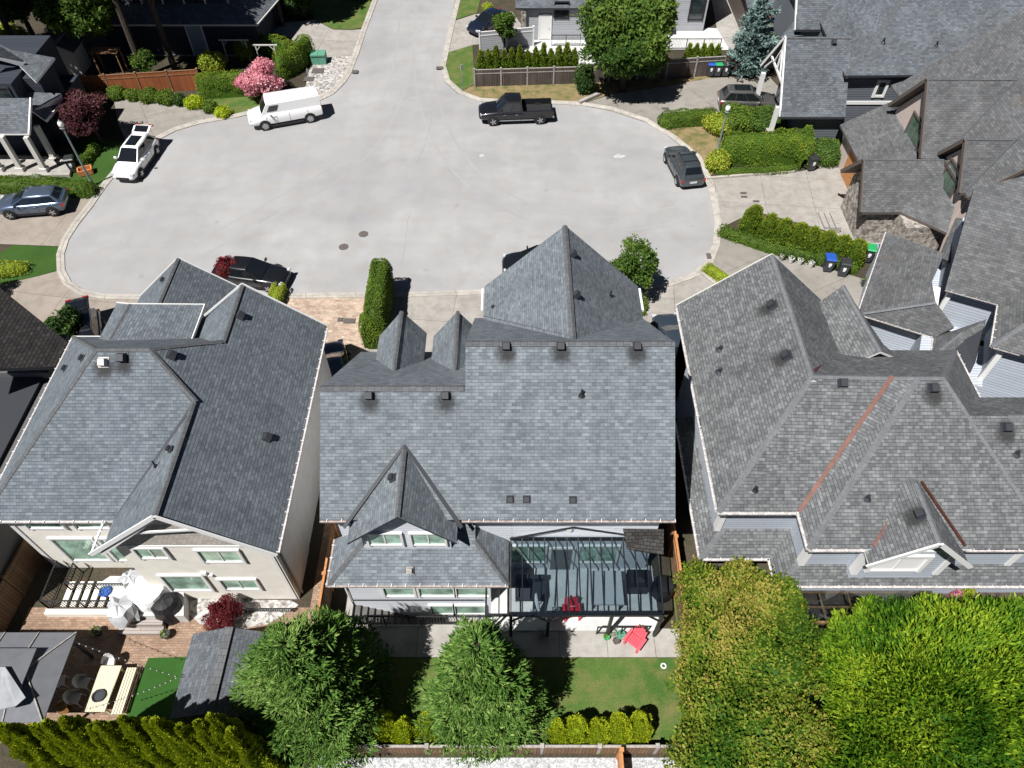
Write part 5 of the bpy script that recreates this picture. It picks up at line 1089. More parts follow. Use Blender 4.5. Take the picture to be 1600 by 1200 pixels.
        for r_,s_ in zip(sl[:-1],sl[1:]):
            for k in range(4): m2.face([r_[k],r_[k+1],s_[k+1],s_[k]]); m2.face([p-Z*.05 for p in (r_[k],s_[k],s_[k+1],r_[k+1])])
        tg=m2.build('tailgate',paint,root); m3=MB(); k=.78; m3.face([e+Vector((-.08,-yy*k,.025)),e+Vector((-.08,yy*k,.025)),f0+Vector((.02,yy*k,.045)),f0+Vector((.02,-yy*k,.045))]); m3.build('glass',M['carglass'],tg)
        for s in (-1,1): m3=MB(); m3.obox(f1+Vector((.06,s*yy*.78,.02)),(.05,0,0),(0,.16,0),(0,0,.03)); m3.build('tail_lamp',M['tail'],tg)
    F_=P(front[0],front[1],bodyz); R_=P(rear[0],rear[1],bodyz); d=(F_-R_); ang=math.atan2(d.y,d.x); c0=(F_+R_)/2
    if len(front)>2 and front[2]=='f': c0=F_-d.normalized()*L/2
    if len(rear)>2 and rear[2]=='r': c0=R_+d.normalized()*L/2
    root.location=(c0.x,c0.y,.012 if not name2 else .09); root.rotation_euler=(0,0,ang)
    return root
pw=carpaint('white',(.80,.80,.80),0); pk=carpaint('black',(.012,.013,.016)); pn=carpaint('near_black_blue',(.012,.018,.035)); pb=carpaint('blue_silver',(.12,.16,.23),.6); pg_=carpaint('dark_grey',(.075,.09,.10),.5); pr=carpaint('brown_grey',(.15,.145,.14),.6); pv=carpaint('grey_blue',(.05,.065,.09),.4)
car('white high-roofed cargo van parked by the kerb beside the pink blossom tree','van','van',pw,5.7,2.0,2.1,(391,181),(497,163),name='cargo_van',bodyz=.9,trim='paint')
car('black crew pickup truck with open bed parked at the north kerb','pickup truck','pickup',pk,5.8,2.0,1.88,(748,173),(862,169),name='pickup_truck',bodyz=.8)
car('white SUV with black sunroof and raised tailgate on the left kerb','SUV','suv',pw,4.7,1.9,1.68,(186,284),(236,214),bodyz=.6,sunroof=True,tailup=True,name='parked_suv',trim='paint')
car('silvery blue crossover on the left driveway in front of the low hedge','SUV','suv',pb,4.6,1.88,1.52,(0,322),(104,314),bodyz=.6,name='parked_suv',name2=1)
car('dark grey SUV with roof rails parked along the right kerb, rear to camera','SUV','suv',pg_,4.6,1.88,1.66,(1052,226),(1085,288),bodyz=.7,rack=True,name='parked_suv',trim='paint')
car('brownish grey SUV nosed up to the white gabled garage','SUV','suv',pr,4.7,1.9,1.68,(1216,158),(1122,156,'r'),bodyz=.7,name='parked_suv',name2=1,trim='paint',sunroof=True)
car('dark blue car half hidden behind small round tree at the top','car','sedan',pn,4.5,1.8,1.45,(736,48,'f'),(800,18),bodyz=.6,name2=1)
car('black sedan on the road above the red maple, left of centre','sedan','sedan',pk,4.8,1.85,1.45,(449,434,'f'),(336,420),bodyz=.6,name='parked_sedan')
car('black SUV with raised tailgate between two left roofs','SUV','suv',pk,4.5,1.85,1.66,(133,548),(130,488,'r'),bodyz=1.0,tailup=True,name='parked_suv',name2=1)
car('grey-blue SUV squeezed between the cream house and the middle house','SUV','suv',pv,4.7,1.9,1.7,(512,532,'f'),(524,600),bodyz=.9,name='parked_suv',name2=1)
car('black SUV mostly hidden behind the pointed front wing','SUV','suv',pk,4.7,1.9,1.68,(785,412,'f'),(900,409),bodyz=.7,name='parked_suv')
car('dark blue car nosing out between the middle and right houses','car','sedan',pv,4.6,1.85,1.5,(1038,490,'f'),(1062,560),bodyz=.7,name2=1)
# ================= bins, pots, street furniture
def bin_(label,pxy,lid,rz,group=None,z=.085,world=None):
    root=thing('wheeled_bin',label,'wheeled bin',(0,0,0),group); mb=MB()
    r0=[Vector((sx*.23,sy*.26,.08)) for sx,sy in ((-1,-1),(1,-1),(1,1),(-1,1))]; r1=[Vector((sx*.29,sy*.34,.98)) for sx,sy in ((-1,-1),(1,-1),(1,1),(-1,1))]; r2=[Vector((sx*.32,sy*.37,1.0)) for sx,sy in ((-1,-1),(1,-1),(1,1),(-1,1))]; r3=[p+Z*.05 for p in r2]
    mb.loft([r0,r1,r2,r3]); mb.build('body',M['bin'],root)
    mb=MB(); l=[Vector((sx*.33,sy*.39,1.055)) for sx,sy in ((-1,-1),(1,-1),(1,1),(-1,1))]; l1=[p+Z*.03 for p in l]; l2=[Vector((p.x*.8,p.y*.8,1.15)) for p in l]; mb.loft([l,l1,l2]); mb.build('lid',M[lid],root)
    for s in (-1,1): mb=MB(); mb.tube((s*.25,.33,.13),(s*.31,.33,.13),.13,.13,12); mb.build('wheel',M['rubber'],root)
    mb=MB(); mb.beam((-.26,.43,1.02),(.26,.43,1.02),.04,.04); mb.build('handle',M['plast'],root)
    mb=MB(); mb.obox((0,-.352,.72),(.09,0,0),(0,.004,0),(0,.01,.10)); mb.obox((0,-.335,.55),(.06,0,0),(0,.004,0),(0,.01,.03)); mb.build('sticker',M['paint_white'],root)
    p=P(pxy[0],pxy[1],0); root.location=(p.x,p.y,z); root.rotation_euler=(0,0,rz); return root
G1='wheeled bins set out by the drives'
bin_('blue-lidded bin against the weathered fence below the blue spruce',(1108,119),'lid_b',0,G1,.065); bin_('green-lidded bin between blue and dark bins at the fence',(1119,119),'lid_g',0,G1,.065); bin_('dark-lidded bin at right end of the trio by the fence',(1131,119),'lid_k',0,G1,.065)
bin_('dark bin at the end of the tall hedge on the east drive',(1264,266),'lid_k',.2,G1); bin_('blue-lidded bin right of the white pots',(1290,423),'lid_b',-.15,G1); bin_('black-lidded bin beside the blue-lidded bin, right of the white pots',(1313,430),'lid_k',-.25,G1)
bin_('green-lidded bin tucked behind the end of the cedar hedge',(1352,408),'lid_g',-.3,G1); bin_('blue-lidded bin half under the roof edge behind the cedar hedge',(1371,410),'lid_b',-.3,G1)
bin_('black bin standing on the left porch corner beside the lamp post',(118,268),'lid_k',.3,G1); bin_('blue-lidded bin in the side yard at the top edge',(1154,28),'lid_b',0,G1,.04)
def pot(label,px,r=.2,h=.35,mat='potw',pl='lf_dark',pr_=.35,ph=.45,z=.09,n=420,leaf=.12,name='potted_plant',group='potted plants'):
    q=P(px[0],px[1],0); b=Vector((q.x,q.y,z)); root=thing(name,label,'potted plant',b,group); mb=MB()
    mb.lathe(b,[(0,0),(r*.7,0),(r,h),(r*1.08,h),(r*1.08,h+.04),(r*.9,h+.04),(r*.85,h-.02),(0,h-.02)],14); mb.build('pot',M[mat],root,smooth=30)
    if pl:
        C,D,Nn=lumps_leaves([((b.x,b.y,z+h+ph*.45),(pr_*.8,pr_*.8,ph*.6)),((b.x+pr_*.3,b.y,z+h+ph*.3),(pr_*.5,pr_*.5,ph*.4)),((b.x-pr_*.3,b.y+.05,z+h+ph*.35),(pr_*.5,pr_*.5,ph*.4))],n/ (4*math.pi*pr_**2)/2.2,.5,.6)
        leafmesh('plant',C,D,Nn,leaf*RNG.uniform(.7,1.3,len(C)),leaf*.5,M[pl],root)
    return root
pot('leafy plant in grey pot, leftmost of the row under the cedar hedge',(1220,407),.18,.3,'greywood'); pot('leafy plant in white pot, second from left under the cedar hedge',(1234,411)); pot('leafy plant in white pot, third from left under the cedar hedge',(1248,414)); pot('leafy plant in white pot next to the blue-lidded bin',(1265,418))
pot('green plant in dark pot alone by the roof corner',(1348,448),.2,.3,'bin','lf_tree',.32,.4); pot('terracotta pot of white flowers and greens beside the red fence',(150,152),.3,.5,'terra','lf_hedge',.4,.5)
pot('yellow-green plant in green pot left of the red garden chair',(947,998),.14,.2,'lid_g','lf_yellow',.16,.2,.04,160,.07); pot('bright green bushy plant in pot near the railing',(957,992),.14,.2,'greywood','lf_hedge',.2,.25,.04,220,.07); pot('large grey pot with low plant beside the red garden chair',(969,995),.2,.22,'utility','lf_dark',.18,.12,.04,160,.06); pot('small bare-soil pot in front of the pot group',(962,1004),.15,.2,'iron','lf_dark',.1,.08,.04,60,.05)
pot('dark bushy plant on the pale slab left of the red chair',(845,995),.15,.2,'greywood','lf_dark',.25,.35,.1,240,.08)
pot('variegated plant in pot at the left end of the porch steps',(155,990),.2,.3,'bin','lf_yellow',.26,.3,.03,260,.08); pot('variegated plant in pot at the right end of the porch steps',(262,995),.2,.3,'bin','lf_yellow',.26,.3,.03,260,.08); pot('white-flowered pot at the porch column foot',(95,262),.18,.35,'bin','lf_yellow',.22,.25,.3,160,.08)
# orange toy truck-like crate by the lamp post
q=P(136,272,0); t_=thing('garden_crate','orange open crate lying on the lawn beside the left lamp post','crate',(q.x,q.y,.05)); mb=MB()
mb.obox((q.x,q.y,.1),(.42,.19,0),(-.12,.27,0),(0,0,.05)); 
for s in (-1,1): mb.obox(Vector((q.x,q.y,.3))+Vector((-.12,.27,0))*s,(.42,.19,0),(-.02,.04,0),(0,0,.2)); mb.obox(Vector((q.x,q.y,.3))+Vector((.42,.19,0))*s,(.04,.02,0),(-.12,.27,0),(0,0,.2))
mb.build('crate_body',M['terra'],t_)
def lamp(label,base,h,zt=.0):
    b=P(base[0],base[1],0); root=thing('street_lamp',label,'street lamp',b,'street lamps'); mb=MB()
    mb.lathe(b,[(0,0),(.2,0),(.2,.12),(.14,.2),(.13,.55),(.09,.65)],12); mb.tube(b+Z*.6,b+Z*(h-.7),.085,.055,10); mb.build('post',M['lampgreen'],root,smooth=30)
    mb=MB(); mb.lathe(b+Z*(h-.75),[(.06,0),(.14,.05),(.2,.14),(.16,.2)],14); mb.build('collar',M['lampgreen'],root,smooth=30)
    mb=MB(); mb.lathe(b+Z*(h-.56),[(.11,0),(.17,.08),(.19,.2),(.16,.34),(.09,.42),(0,.44)],16); mb.build('globe',M['globe'],root,smooth=80)
    mb=MB(); mb.lathe(b+Z*(h-.13),[(.10,0),(.04,.05),(0,.13)],12); mb.build('finial',M['lampgreen'],root,smooth=50); return root
lamp('tall post lamp with milky globe at the left porch hedge',(146,291),5.35); lamp('post lamp with milky globe rising from the right shrubs',(1120,240),4.1)
# signs
def sign(label,base,h,w=.3,hh=.45,name='street_sign',dirx=0.9):
    b=P(base[0],base[1],0); root=thing(name,label,'sign',b); mb=MB(); mb.tube(b,b+Z*h,.03,.03,8); mb.build('post',M['metal'],root); mb=MB(); d=Vector((math.cos(dirx),math.sin(dirx),0)); mb.obox(b+Z*(h-.25)+Vector((d.y,-d.x,0))*.035,d*w/2,Vector((-d.y,d.x,0))*.008,Z*hh/2); mb.build('sign_panel',M['paint_white'],root)
sign('white street sign on a thin pole on the top right verge',(723,142),2.3)
sign('small sign on pole in the gravel bed near the van',(488,146),2.2,.2,.3)
b_=P(500,98,0); t_=thing('utility_box','green electrical box beside gravel and tall hedge','utility box',b_); mb=MB(); mb.obox((b_.x,b_.y,.42),(.62,.03,0),(-.02,.45,0),(0,0,.42)); mb.build('cabinet',M['utility'],t_); mb=MB(); mb.obox((b_.x-.31,b_.y-.03,.87),(.31,.015,0),(-.02,.5,0),(0,0,.05)); mb.obox((b_.x+.32,b_.y,.87),(.30,.015,0),(-.02,.5,0),(0,0,.05)); mb.obox((b_.x,b_.y-.46,.45),(.01,0,0),(0,.01,0),(0,0,.38),0); mb.build('lid',M['utility'],t_)
def plate(label,px,name,rx,ry=None,round_=True,z=.018,rz=0,mat='iron',cat='cover'):
    q=P(px[0],px[1],0); mb=MB()
    if round_: mb.lathe((q.x,q.y,z-.01),[(rx,0),(rx,.012),(rx*.9,.012),(rx*.88,.016),(0,.016)],24)
    else: mb.obox((q.x,q.y,z),(rx*math.cos(rz),rx*math.sin(rz),0),(-ry*math.sin(rz),ry*math.cos(rz),0),(0,0,.012))
    return tag(mb.build(name,M[mat]),label,cat)
plate('round iron manhole cover on the road, upper right of the pair',(568,366),'manhole_cover',.33); plate('round iron manhole cover on the road, lower left of the pair',(537,386),'manhole_cover',.33)
for l,px,rx,ry,zz in (('rusty drain grate in the gravel bed',(497,112),.5,.4,.10),('rusty brown meter cover in the gravel by the hedge shadow',(483,125),.4,.35,.10),('drain grate at the left kerb near the gravel bed',(555,114),.25,.25,.13),('dark drain grate at the right street kerb',(687,108),.3,.22,.13),('larger rusty meter cover on the paved drive by tall hedge',(546,503),.35,.2,.10),('small rusty meter cover on the paved drive',(532,501),.15,.15,.10),
  ('rusty meter cover, upper of the stacked pair on east drive',(1161,303),.22,.08,.11),('rusty meter cover, lower of the stacked pair on east drive',(1162,309),.22,.08,.11),('small rusty cover right of the stacked pair on east drive',(1181,316),.22,.08,.11),('small grate on the north-east drive above the low hedge',(1039,171),.3,.12,.11),('faded pink meter cover on the north-east drive',(1003,161),.3,.16,.11),('drain grate in the right kerb near the low hedge',(1107,402),.15,.25,.13)): plate(l,px,'drain_cover',rx,ry,False,zz)
# ================= fences and garden structures
def fence(label,a,b,h,mat,t=.06,post=2.4,rail=True,pm=None,name='fence',z=0,cap_=True):
    a,b=P(*a,0) if len(a)==2 else Vector(a),P(*b,0) if len(b)==2 else Vector(b); a.z=z;b.z=z; root=thing(name,label,'fence',a); d=(b-a).normalized(); L=(b-a).length; n=Vector((-d.y,d.x,0))
    mb=MB(); mb.obox((a+b)/2+Z*h/2,d*L/2,n*t/2,Z*h/2); mb.build('boards',M[mat],root)
    k=max(1,int(round(L/post)))
    for i in range(k+1): p=a+d*(L*i/k); m2=MB(); m2.obox(p+Z*(h+.08)/2,d*.06,n*.07,Z*(h+.08)/2); m2.obox(p+Z*(h+.1),d*.08,n*.09,Z*.02); m2.build('post',M[pm or mat],root)
    if rail: m2=MB(); m2.beam(a+Z*h,b+Z*h,.1,.05); m2.beam(a+Z*(h-.32)+n*.0,b+Z*(h-.32),.11,.07); m2.build('rail',M[pm or mat],root)
    return root
fence('red-stained board fence behind the row of round bushes',(128,152),(318,140),1.75,'fence_r',pm='wood')
fence('dark boarded return fence beside the purple maple',(98,135),(128,152),1.7,'fence_r',pm='wood')
fence('weathered grey board fence behind the black pickup',(742,136),(905,131),1.5,'fence_g',pm='greywood')
fence('weathered grey board fence behind the wheeled bins',(905,131),(1128,118),1.7,'fence_g',pm='greywood')
fence('dark weathered fence in shade behind the blue spruce',(1128,118),(1200,116),1.7,'fence_g')
fence('pale grey solid fence beside the round tree at the top',(750,80),(833,72),1.7,'side_g',pm='white')
fence('brown side fence in the gap between cream and middle houses',(-8.35,16.5,0),(-8.3,9.0,0),1.8,'fence_b',pm='wood_o')
fence('brown side fence between the middle house and right house',(7.55,18,0),(7.45,7.1,0),1.8,'fence_b',pm='wood_o')
fence('low weathered back fence along the white gravel yard',(-7.9,7.15,0),(8,7.15,0),1.0,'fence_b',pm='greywood',t=.12)
fence('orange fence running down from the back fence over white gravel',(4.25,6.95,0),(4.2,1,0),1.3,'wood_o',t=.05)
fence('dark brown fence in the shade at far lower left',(-22.3,16,0),(-22.9,9.5,0),1.8,'fence_b')
# black railings
def railing(label,pts,h=1.0,name='railing',sp=.13,parent=None,post=1.6,mat='black'):
    pts=[Vector(p) for p in pts]; root=thing(name,label,'railing',pts[0]) if parent is None else parent
    m2=MB(); m3=MB()
    for a,b in zip(pts[:-1],pts[1:]):
        m2.beam(a+Z*h,b+Z*h,.05,.05); m2.beam(a+Z*.1,b+Z*.1,.04,.04); L=(b-a).length; k=int(L/sp)
        for i in range(1,k): p=a.lerp(b,i/k); m3.beam(p+Z*.1,p+Z*h,.018,.018)
        k2=max(1,round(L/post))
        for i in range(k2+1): p=a.lerp(b,i/k2); m4=MB(); m4.beam(p,p+Z*(h+.03),.05,.05); m4.build('post',M[mat],root)
    m2.build('rail',M[mat],root); m3.build('baluster',M[mat],root); return root
railing('black railing along the sunken stairwell behind the middle house',[(WX0,WY0-.03,.03),(WX1+.1,WY0-.03,.03)],.95)
railing('black railing at the side of the white door, top centre',[P(862,72,0),P(906,72,0)],1.0)
railing('thin dark railing along the top courtyard edge right of the big tree',[P(1045,78,.05),P(1124,78,.05)],1.0)
railing('black glass-backed railing under the patio cover front',[(3.75,11.95,.1),(5.9,11.95,.1)],.8,sp=1.05,post=1.05)
# stairwell steps
st=thing('stair','dark concrete steps going down into the stairwell behind the middle house','stair',(-6.9,12.9,0))
for k in range(9): m2=MB(); m2.box(WX0+.02+k*.29,WX0+.02+(k+1)*.29,WY0+.02,WY1-.02,-1.74,-.17*(k+1)); m2.build('step',plain('step_concrete',(.10,.095,.09),.9,var=.2) if k==0 else bpy.data.materials['step_concrete'],st)
m2=MB(); m2.beam((-7.2,13.36,.45),(-1.3,13.36,.45),.05,.05); tag(m2.build('wall_handrail',M['black']),'long dark handrail fixed along the white back wall above the stairwell','handrail')
# ================= left back garden
dk=thing('porch_steps','cream back porch with wide steps and pale landing behind the cream house','porch',(-17,13.4,0))
m2=MB(); m2.slab([P(205,962,.75),P(287,962,.75),P(287,900,.75),P(172,900,.75),P(150,915,.75)],.74,0,0); m2.build('landing',M['slab'],dk)
for k,(y0,y1,z) in enumerate(((976,962,.5),(990,976,.25))): m2=MB(); a=P(183,y0,z);b=P(253,y0,z); m2.box(a.x,b.x,a.y,a.y+.42+.0*k,0,z); m2.build('step',M['deckw'],dk)
m2=MB(); a=P(62,985,0); m2.box(-21.0,-17.2,12.75,13.0,0,.35); m2.build('edging',M['beige'],dk)
m2=MB()
for k in range(8): m2.box(-20.4+k*.42,-20.15+k*.42,13.1,14.3,.30+.0*k,.36) 
m2.build('tread',M['beige'],dk)
railing('black stair railing on the left of the cream back porch',[(-21.0,15.0,.0),(-21.0,13.1,.0),(-17.6,13.1,.0)],1.0)
railing('second black stair railing against the cream wall',[(-20.2,14.9,0),(-20.2,13.9,.0),(-17.6,13.9,.0),(-17.1,15.0,.0)],1.0)
railing('low black grate railing around the basement window by the red maple',[(-12.1,13.0,0),(-9.9,13.0,0)],.35,sp=.1)
def crumple(name,label,cat,pts,mat,seed,amp=.08,loc=None):
    """draped cover: heights at ring levels"""
    rs=random.Random(seed); mb=MB(); n=14; rings=[]
    c,levels=pts
    for r,z in levels:
        ring=[]
        for k in range(n):
            a=2*math.pi*k/n; q=1+rs.uniform(-amp,amp)*2; ring.append(Vector((c[0]+r*q*math.cos(a)*1.1,c[1]+r*q*math.sin(a),c[2]+z+rs.uniform(-amp,amp)*.5*(z>0))))
        rings.append(ring)
    mb.loft(rings,0,True); o=mb.build(name,M[mat]); return tag(o,label,cat)
q=P(196,958,.75); crumple('furniture_cover','crumpled silver cover over a chair, front one on the porch','furniture cover',((q.x,q.y,.75),[(.62,0),(.56,.35),(.45,.75),(.12,.95)]),'fabric_l',3,.16)
q=P(213,912,.75); crumple('furniture_cover','crumpled silver cover over a chair against the cream wall','furniture cover',((q.x,q.y,.75),[(.55,0),(.5,.35),(.4,.75),(.12,.9)]),'fabric_l',5,.16)
q=P(236,930,.75); crumple('table_cover','round table under a smooth white cover on the porch','furniture cover',((q.x,q.y,.75),[(.85,0),(.8,.4),(.74,.72),(.66,.76),(.1,.8)]),'fabric_w',8,.02)
q=P(268,968,0); crumple('grill_cover','black fitted cover over a grill beside the porch steps','grill cover',((q.x,q.y+.3,.05),[(.62,0),(.62,.5),(.55,1.0),(.4,1.25),(.1,1.3)]),'fabric_k',9,.04)
# table, bench, chairs
t_=thing('outdoor_table','long cream slatted table on the paved yard with a round dark bowl','table',P(165,1085,0)); z=.75
tp=[P(158,1040,z),P(190,1040,z),P(163,1112,z),P(129,1112,z)]; m2=MB(); m2.slab(tp,.05,0,0); m2.build('tabletop',M['cream'],t_)
for k,p in enumerate(tp):
    c_=(tp[0]+tp[1]+tp[2]+tp[3])/4; pp=p.lerp(c_,.12); m2=MB(); m2.beam((pp.x,pp.y,.02),(pp.x,pp.y,.7),.08,.08); m2.build('leg',M['cream'],t_)
q=P(155,1088,.76); m2=MB(); m2.lathe((q.x,q.y,.755),[(0,0),(.2,.0),(.27,.1),(.24,.1),(.18,.03),(0,.03)],18); tag(m2.build('bowl',M['dark']),'round dark bowl on the cream slatted table','bowl')
t_=thing('outdoor_bench','cream slatted bench between table and green turf','bench',P(195,1085,0)); z=.45
tp=[P(198,1043,z),P(214,1043,z),P(190,1116,z),P(173,1116,z)]; 
for k in range(4): m2=MB(); f0,f1=k/4+.02,(k+1)/4-.04; m2.slab([tp[0].lerp(tp[1],f0),tp[0].lerp(tp[1],f1),tp[3].lerp(tp[2],f1),tp[3].lerp(tp[2],f0)],.04,0,0); m2.build('slat',plain('cream_paint',(.62,.58,.42),.7) if k==0 else bpy.data.materials['cream_paint'],t_)
for p in tp: c_=(tp[0]+tp[1]+tp[2]+tp[3])/4; pp=p.lerp(c_,.15); m2=MB(); m2.beam((pp.x,pp.y,.02),(pp.x,pp.y,.42),.06,.06); m2.build('leg',bpy.data.materials['cream_paint'],t_)
def chair(label,px,rz,mat='potw',group='moulded chairs round the long table'):
    root=thing('garden_chair',label,'chair',(0,0,0),group); m2=MB()
    m2.obox((0,0,.43),(.22,0,0),(0,.22,0),(0,0,.025)); m2.build('seat',M[mat],root)
    m2=MB()
    for k in range(6):
        a0=math.pi*(-.08+1.16*k/6);a1=math.pi*(-.08+1.16*(k+1)/6); p0,p1=Vector((.27*math.cos(a0),.26*math.sin(a0),.42)),Vector((.27*math.cos(a1),.26*math.sin(a1),.42)); t0,t1=[Vector((p.x*1.12,p.y*1.15,.60+.24*max(0,p.y)/.26)) for p in (p0,p1)]
        m2.face([p0,p1,t1,t0]); m2.face([p0*.93,t0*.95+Z*.03,t1*.95+Z*.03,p1*.93]); m2.face([t0,t1,t1*.95+Z*.03,t0*.95+Z*.03])
    m2.build('backrest',M[mat],root,smooth=40)
    for sx in (-1,1):
        for sy in (-1,1): m2=MB(); m2.tube((sx*.19,sy*.19,.42),(sx*.24,sy*.24,0),.022,.016,6); m2.build('leg',M[mat],root)
    q=P(px[0],px[1],0); root.location=(q.x,q.y,.03); root.rotation_euler=(0,0,rz); return root
chair('white tub chair at the head of the long table',(178,1042),.0); chair('pale chair in shade left of the table, nearer the house',(138,1072),1.5); chair('pale chair in shade left of the table, nearer the hedge',(124,1096),1.5); chair('pale chair near the gazebo edge in deep shade',(100,1070),1.9)
q=P(104,1108,0); m2=MB(); m2.lathe((q.x,q.y,.02),[(0,0),(.2,0),(.28,.25),(.24,.45),(0,.55)],16); tag(m2.build('heater_dome',M['brass'],smooth=50),'shiny brass dome glinting at the foot of the cedar hedge','ornament')
# string lights
def string(label,pts,n):
    root=thing('string_light',label,'string lights',pts[0],'string lights over the left yard'); pts=[Vector(p) for p in pts]; m2=MB();bl=MB()
    for a,b in zip(pts[:-1],pts[1:]):
        f=lambda t:a.lerp(b,t)-Z*(.9*t*(1-t))
        for i in range(8): m2.tube(f(i/8),f((i+1)/8),.008,.008,4)
        for i in range(n): p=f((i+.5)/n)-Z*.06; bl.lathe(p,[(0,-.04),(.03,-.01),(.02,.04),(0,.05)],6)
    m2.build('wire',M['black'],root); o=bl.build('bulb',M['globe'],root)
string('string of bulbs from gazebo corner to the shed, over the table',[P(118,1003,2.3),P(278,1057,2.4)],16)
string('string of bulbs from the shed back over the bench',[P(278,1057,2.4),P(135,1108,2.3)],16)
# clutter on porch
q=P(172,925,.75); pot('blue-wrapped basket of mixed flowers on the porch',(176,935),.25,.3,'lid_b','lf_yellow',.28,.3,.5,240,.08)
# ================= patio furniture under the glass
def sofa(label,x0,x1,y0,y1,mat='sofa',name='outdoor_sofa',z=.1,back='N'):
    root=thing(name,label,'sofa',((x0+x1)/2,(y0+y1)/2,z)); m2=MB(); m2.box(x0,x1,y0,y1,z+.12,z+.42); m2.build('seat',M[mat],root); m2=MB(); m2.box(x0,x1,y1-.2,y1,z+.42,z+.8); m2.build('backrest',M[mat],root)
    for a,b in ((x0,x0+.15),(x1-.15,x1)): m2=MB(); m2.box(a,b,y0,y1-.2,z+.42,z+.6); m2.build('armrest',M[mat],root)
    for a in (x0+.06,x1-.06):
        for b in (y0+.06,y1-.06): m2=MB(); m2.beam((a,b,z),(a,b,z+.12),.06,.06); m2.build('leg',M['black'],root)
sofa('dark wicker sofa at left under the glass roof',.15,1.5,13.4,14.4,'dark')
t_=thing('patio_table','long table under a pale grey cloth beneath the glass roof','table',(4.3,13.6,.1)); m2=MB(); m2.box(3.55,5.0,13.0,14.6,.72,.86); m2.build('tabletop',M['sofa'],t_)
for a,b in ((3.65,13.1),(4.9,13.1),(3.65,14.5),(4.9,14.5)): m2=MB(); m2.beam((a,b,.1),(a,b,.72),.07,.07); m2.build('leg',M['dark'],t_)
t_=thing('grill_cover','black covered grill at right under the glass roof','grill cover',(5.75,14.2,.1)); m2=MB(); m2.loft([[Vector((5.75+sx*r,14.2+sy*r*.9,zz)) for sx,sy in ((-1,-1),(1,-1),(1,1),(-1,1))] for r,zz in ((.45,.1),(.48,.9),(.36,1.15),(.1,1.22))]); m2.build('cover',M['fabric_k'],t_)
t_=thing('storage_bin','dark covered storage drum right of the glass roof','cover',(6.9,13.9,.03)); m2=MB(); m2.lathe((6.9,13.9,.03),[(0,0),(.5,0),(.52,.8),(.4,1.0),(0,1.05)],16); m2.build('body',M['fabric_k'],t_,smooth=40)
t_=thing('patio_umbrella','closed striped umbrella lying folded under the glass roof','umbrella',(1.05,12.9,.6)); m2=MB(); m2.tube((1.05,13.1,1.7),(1.1,12.7,.9),.05,.16,8); m2.tube((1.05,13.1,.1),(1.05,13.1,1.8),.025,.025,6); m2.build('canopy',M['fabric_w'],t_)
t_=thing('striped_cushion','chevron patterned seat cushion standing on a dark chair under glass','cushion',(1.95,12.75,.4)); m2=MB(); m2.obox((1.95,12.75,.5),(.16,0,0),(0,.12,.3),(0,-.05,.03)); m2.build('pad',bricky('chevron_fabric',(.7,.7,.7),(.7,.7,.7),(.02,.02,.02),.3,.09,.03,bump=0),t_)
def adirondack(label,pos,rz,mat,group='red garden chairs'):
    root=thing('garden_chair',label,'chair',(0,0,0),group)
    for k in range(5): m2=MB(); x=-.26+.13*k; m2.obox((x,-.02,.33),(.058,0,0),(0,.30,.06),(0,-.002,.012)); m2.build('seat_slat',M[mat],root)
    for k in range(5): m2=MB(); x=-.26+.13*k; hh=.42-.05*abs(k-2); m2.obox((x*1.05,-.36-hh*.28,.30+hh*.85),(.06,0,0),(0,-hh*.30,hh*.85),(0,.012,.004)); m2.build('back_slat',M[mat],root)
    for s in (-1,1):
        m2=MB(); m2.obox((s*.40,.02,.56),(.07,0,0),(0,.38,0),(0,0,.014)); m2.build('armrest',M[mat],root)
        m2=MB(); m2.beam((s*.36,.32,0),(s*.36,.32,.55),.10,.05); m2.build('leg',M[mat],root); m2=MB(); m2.beam((s*.33,-.55,.02),(s*.33,.34,.36),.04,.12); m2.build('leg',M[mat],root)
    root.location=pos; root.rotation_euler=(0,0,rz); root.scale=(.88,.88,.88); return root
q=P(991,1002,.3); adirondack('faded red garden chair out in the sun on the patio',(q.x,q.y,.035),2.45,'redf'); q=P(893,958,.3); adirondack('deep red garden chair partly under the glass roof front edge',(q.x,q.y,.11),3.2,'red')
q=P(1037,1040,.1); m2=MB(); m2.lathe((q.x,q.y,.05),[(.10,0),(.13,.03),(.10,.06),(.07,.03),(.10,0)],18); tag(m2.build('garden_hose_ring',M['fabric_w'],smooth=60),'small white ring at the lawn corner by the olive tree','ring')
